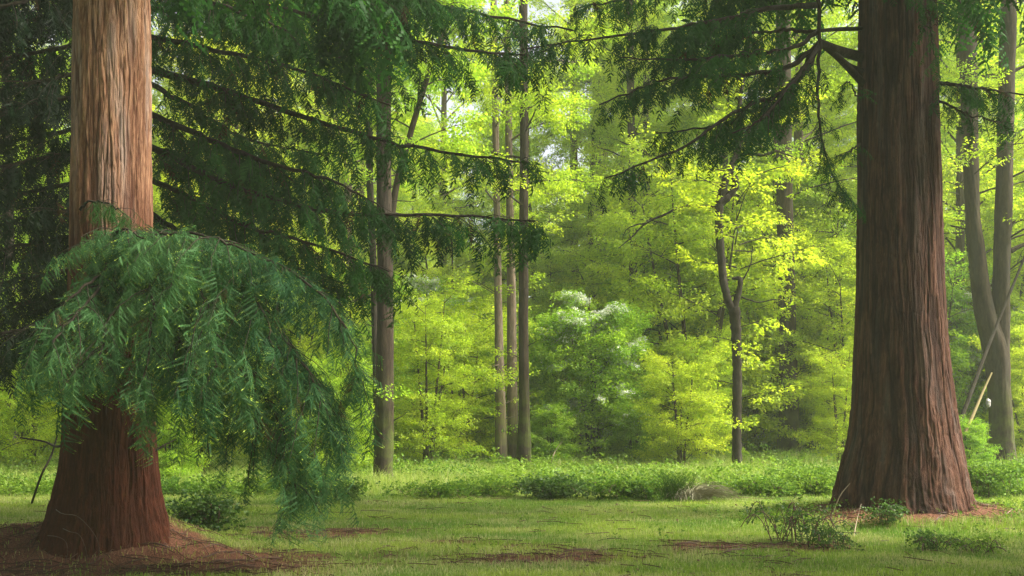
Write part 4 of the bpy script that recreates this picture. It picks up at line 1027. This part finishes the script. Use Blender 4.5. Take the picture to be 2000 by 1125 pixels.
# ------------------------------------------------------------------ single small things
def stick(name, label, cat, cps, r0, r1, mat, group=None, n=24):
    C = catmull([np.array(c_) for c_ in cps], n); o_ = MB(); o_.tubes(C[None], np.linspace(r0, r1, n)[None], 8)
    o = o_.build(name, M[mat]); off = Vector(C[0]); o.data.transform(Matrix.Translation(-off)); o.location = off
    return tag(o, label, cat, group)
def gp(px, py, up=0.02):
    d = CAM_H*FPX/(py-HZ)
    for _ in range(4):
        z = float(ground_h(np.array((px-1000)/FPX*d), np.array(d))); d = (CAM_H-z)*FPX/(py-HZ)
    return ((px-1000)/FPX*d, d, z+up)
stick("leaning_pole", "long dark dead stem leaning up to the right against the twin-stemmed tree", "dead stem", [P(1860, 865, 29), P(1895, 770, 29.5), P(1925, 690, 30), P(1965, 590, 30.8), P(2010, 480, 31.5)], 0.07, 0.035, 'bark_d')
stick("leaning_pole", "shorter mossy yellow-brown dead stem leaning left of the twin-stemmed tree", "dead stem", [P(1885, 845, 29), P(1905, 800, 29.3), P(1922, 760, 29.6), P(1937, 728, 29.8)], 0.055, 0.025, 'mossy')
stick("fallen_stick", "pale dead stick leaning on the left flank of the right redwood", "stick", [gp(1620, 1022), P(1640, 970, 15.9), P(1660, 944, 15.9)], 0.010, 0.005, 'stick')
stick("fallen_stick", "thin upright dead stem standing in front of the right redwood's foot", "stick", [gp(1668, 1050), P(1674, 1015, 15.0), P(1682, 984, 15.2)], 0.007, 0.004, 'stick')
stick("fallen_stick", "bare forked twig lying right of the orange bracket on the mound", "stick", [gp(1935, 1015), P(1958, 1008, 15.6), P(1978, 994, 15.6)], 0.009, 0.004, 'stick')
stick("fallen_stick", "bent reddish root-like stick lying below the orange bracket", "stick", [gp(1868, 1032), gp(1885, 1024, 0.07), gp(1905, 1020, 0.04)], 0.012, 0.006, 'cane')
stick("fallen_stick", "reddish bark strip lying at the left edge of the right redwood's mound", "stick", [gp(1520, 1080), gp(1545, 1083, 0.05), gp(1565, 1088)], 0.014, 0.008, 'cane')
stick("bramble_cane", "largest arching bramble cane in front of the left redwood's foot", "bramble cane", [gp(92, 1010, .3), P(115, 1000, 10.9), P(150, 1008, 10.8), P(178, 1035, 10.7), P(193, 1065, 10.72), gp(190, 1105)], 0.005, 0.003, 'cane')
stick("bramble_cane", "smaller arching bramble cane nested inside the largest one", "bramble cane", [gp(118, 1050, .12), P(135, 1038, 10.6), P(155, 1045, 10.5), P(168, 1075, 10.5), gp(170, 1108)], 0.0045, 0.003, 'cane')
stick("bramble_cane", "leftmost pale arching cane at the left redwood's foot", "bramble cane", [gp(85, 1062, .1), P(110, 1048, 10.6), P(128, 1058, 10.5), P(132, 1080, 10.5), gp(126, 1105)], 0.0045, 0.003, 'cane')
stick("dead_branch", "dark curved dead branch left of the left redwood's lower trunk", "dead branch", [P(40, 855, 15), P(85, 862, 14.6), P(110, 872, 14.2), P(132, 866, 12.6)], 0.012, 0.02, 'bark_d')
stick("dead_branch", "dark dead stem slanting up beside the left redwood's lower trunk", "dead branch", [gp(62, 985), P(80, 930, 15), P(100, 890, 15), P(112, 850, 15)], 0.02, 0.012, 'bark_d')
stick("dead_branch", "short dark branch stub right of the left redwood's lower trunk", "dead branch", [P(298, 884, 12.1), P(320, 870, 12.2), P(345, 858, 12.3)], 0.016, 0.006, 'bark_d')
stick("fallen_branch", "long thin pale twig lying on the grass at the wood's edge", "stick", [P(952, 935, 24), P(975, 942, 24), P(998, 950, 23.6)], 0.008, 0.004, 'stick')
stick("dry_stalk", "pale forked dead stalk standing in the long grass left of the bramble mounds", "dead stalk", [gp(1072, 935), P(1078, 900, 26.5), P(1085, 880, 26.5), P(1098, 862, 26.5)], 0.012, 0.005, 'stick')

# white scrap caught on the twin-stemmed tree, and an orange bracket
th = np.linspace(0, 2*pi, 17)[:-1]; ph = np.linspace(0, pi, 11)
PH, TH = np.meshgrid(ph, th, indexing='ij'); cc = P(1930, 787, 31.3)
r_ = 0.12*(0.8+0.5*vnoise(TH*1.6, PH*2.5, 3)); 
Vb = np.stack([cc[0]+r_*0.6*np.sin(PH)*np.cos(TH), cc[1]+r_*0.5*np.sin(PH)*np.sin(TH), cc[2]+r_*1.1*np.cos(PH)], -1).reshape(-1, 3)
i = np.arange(10)[:, None]; j = np.arange(16)[None, :]; Fb = np.stack([i*16+j, i*16+(j+1) % 16, (i+1)*16+(j+1) % 16, (i+1)*16+j], -1).reshape(-1, 4)
mb = MB(); mb.add(Vb, Fb); tag(mb.build("plastic_scrap", M['bag'], None, False), "crumpled whitish scrap caught on the side of the twin-stemmed tree", "plastic scrap")
gx, gy, gz = gp(1898, 1018)
r2 = 0.085
Vb = np.stack([gx+r2*np.sin(PH)*np.cos(TH), gy+r2*0.8*np.sin(PH)*np.sin(TH), gz+0.035+0.035*np.cos(PH)*(1+0.3*np.cos(TH*3))], -1).reshape(-1, 3)
mb = MB(); mb.add(Vb, Fb); tag(mb.build("bracket_fungus", M['fungus'], None, True), "small orange bracket fungus on the right end of the redwood's mound", "fungus")

# ------------------------------------------------------------------ haze
if HAZE:
    bpy.ops.mesh.primitive_cube_add(size=1, location=(0, 55, 19)); hz = bpy.context.object; hz.name = "haze"; hz.data.name = "haze"
    hz.scale = (1000, 1500, 42)
    m, t, out = nodes("haze_air"); pv = t.nodes.new("ShaderNodeVolumePrincipled")
    pv.inputs["Density"].default_value = HAZE; pv.inputs["Color"].default_value = (0.92, 1.0, 0.80, 1); pv.inputs["Anisotropy"].default_value = 0.2  # greenish tint puts the canopy's green light into the haze colour
    t.links.new(pv.outputs[0], out.inputs["Volume"]); hz.data.materials.append(m); tag(hz, kind="stuff")
print("TRIS", sum(len(o.data.polygons) for o in scene.objects if o.type == 'MESH'), len(scene.objects))
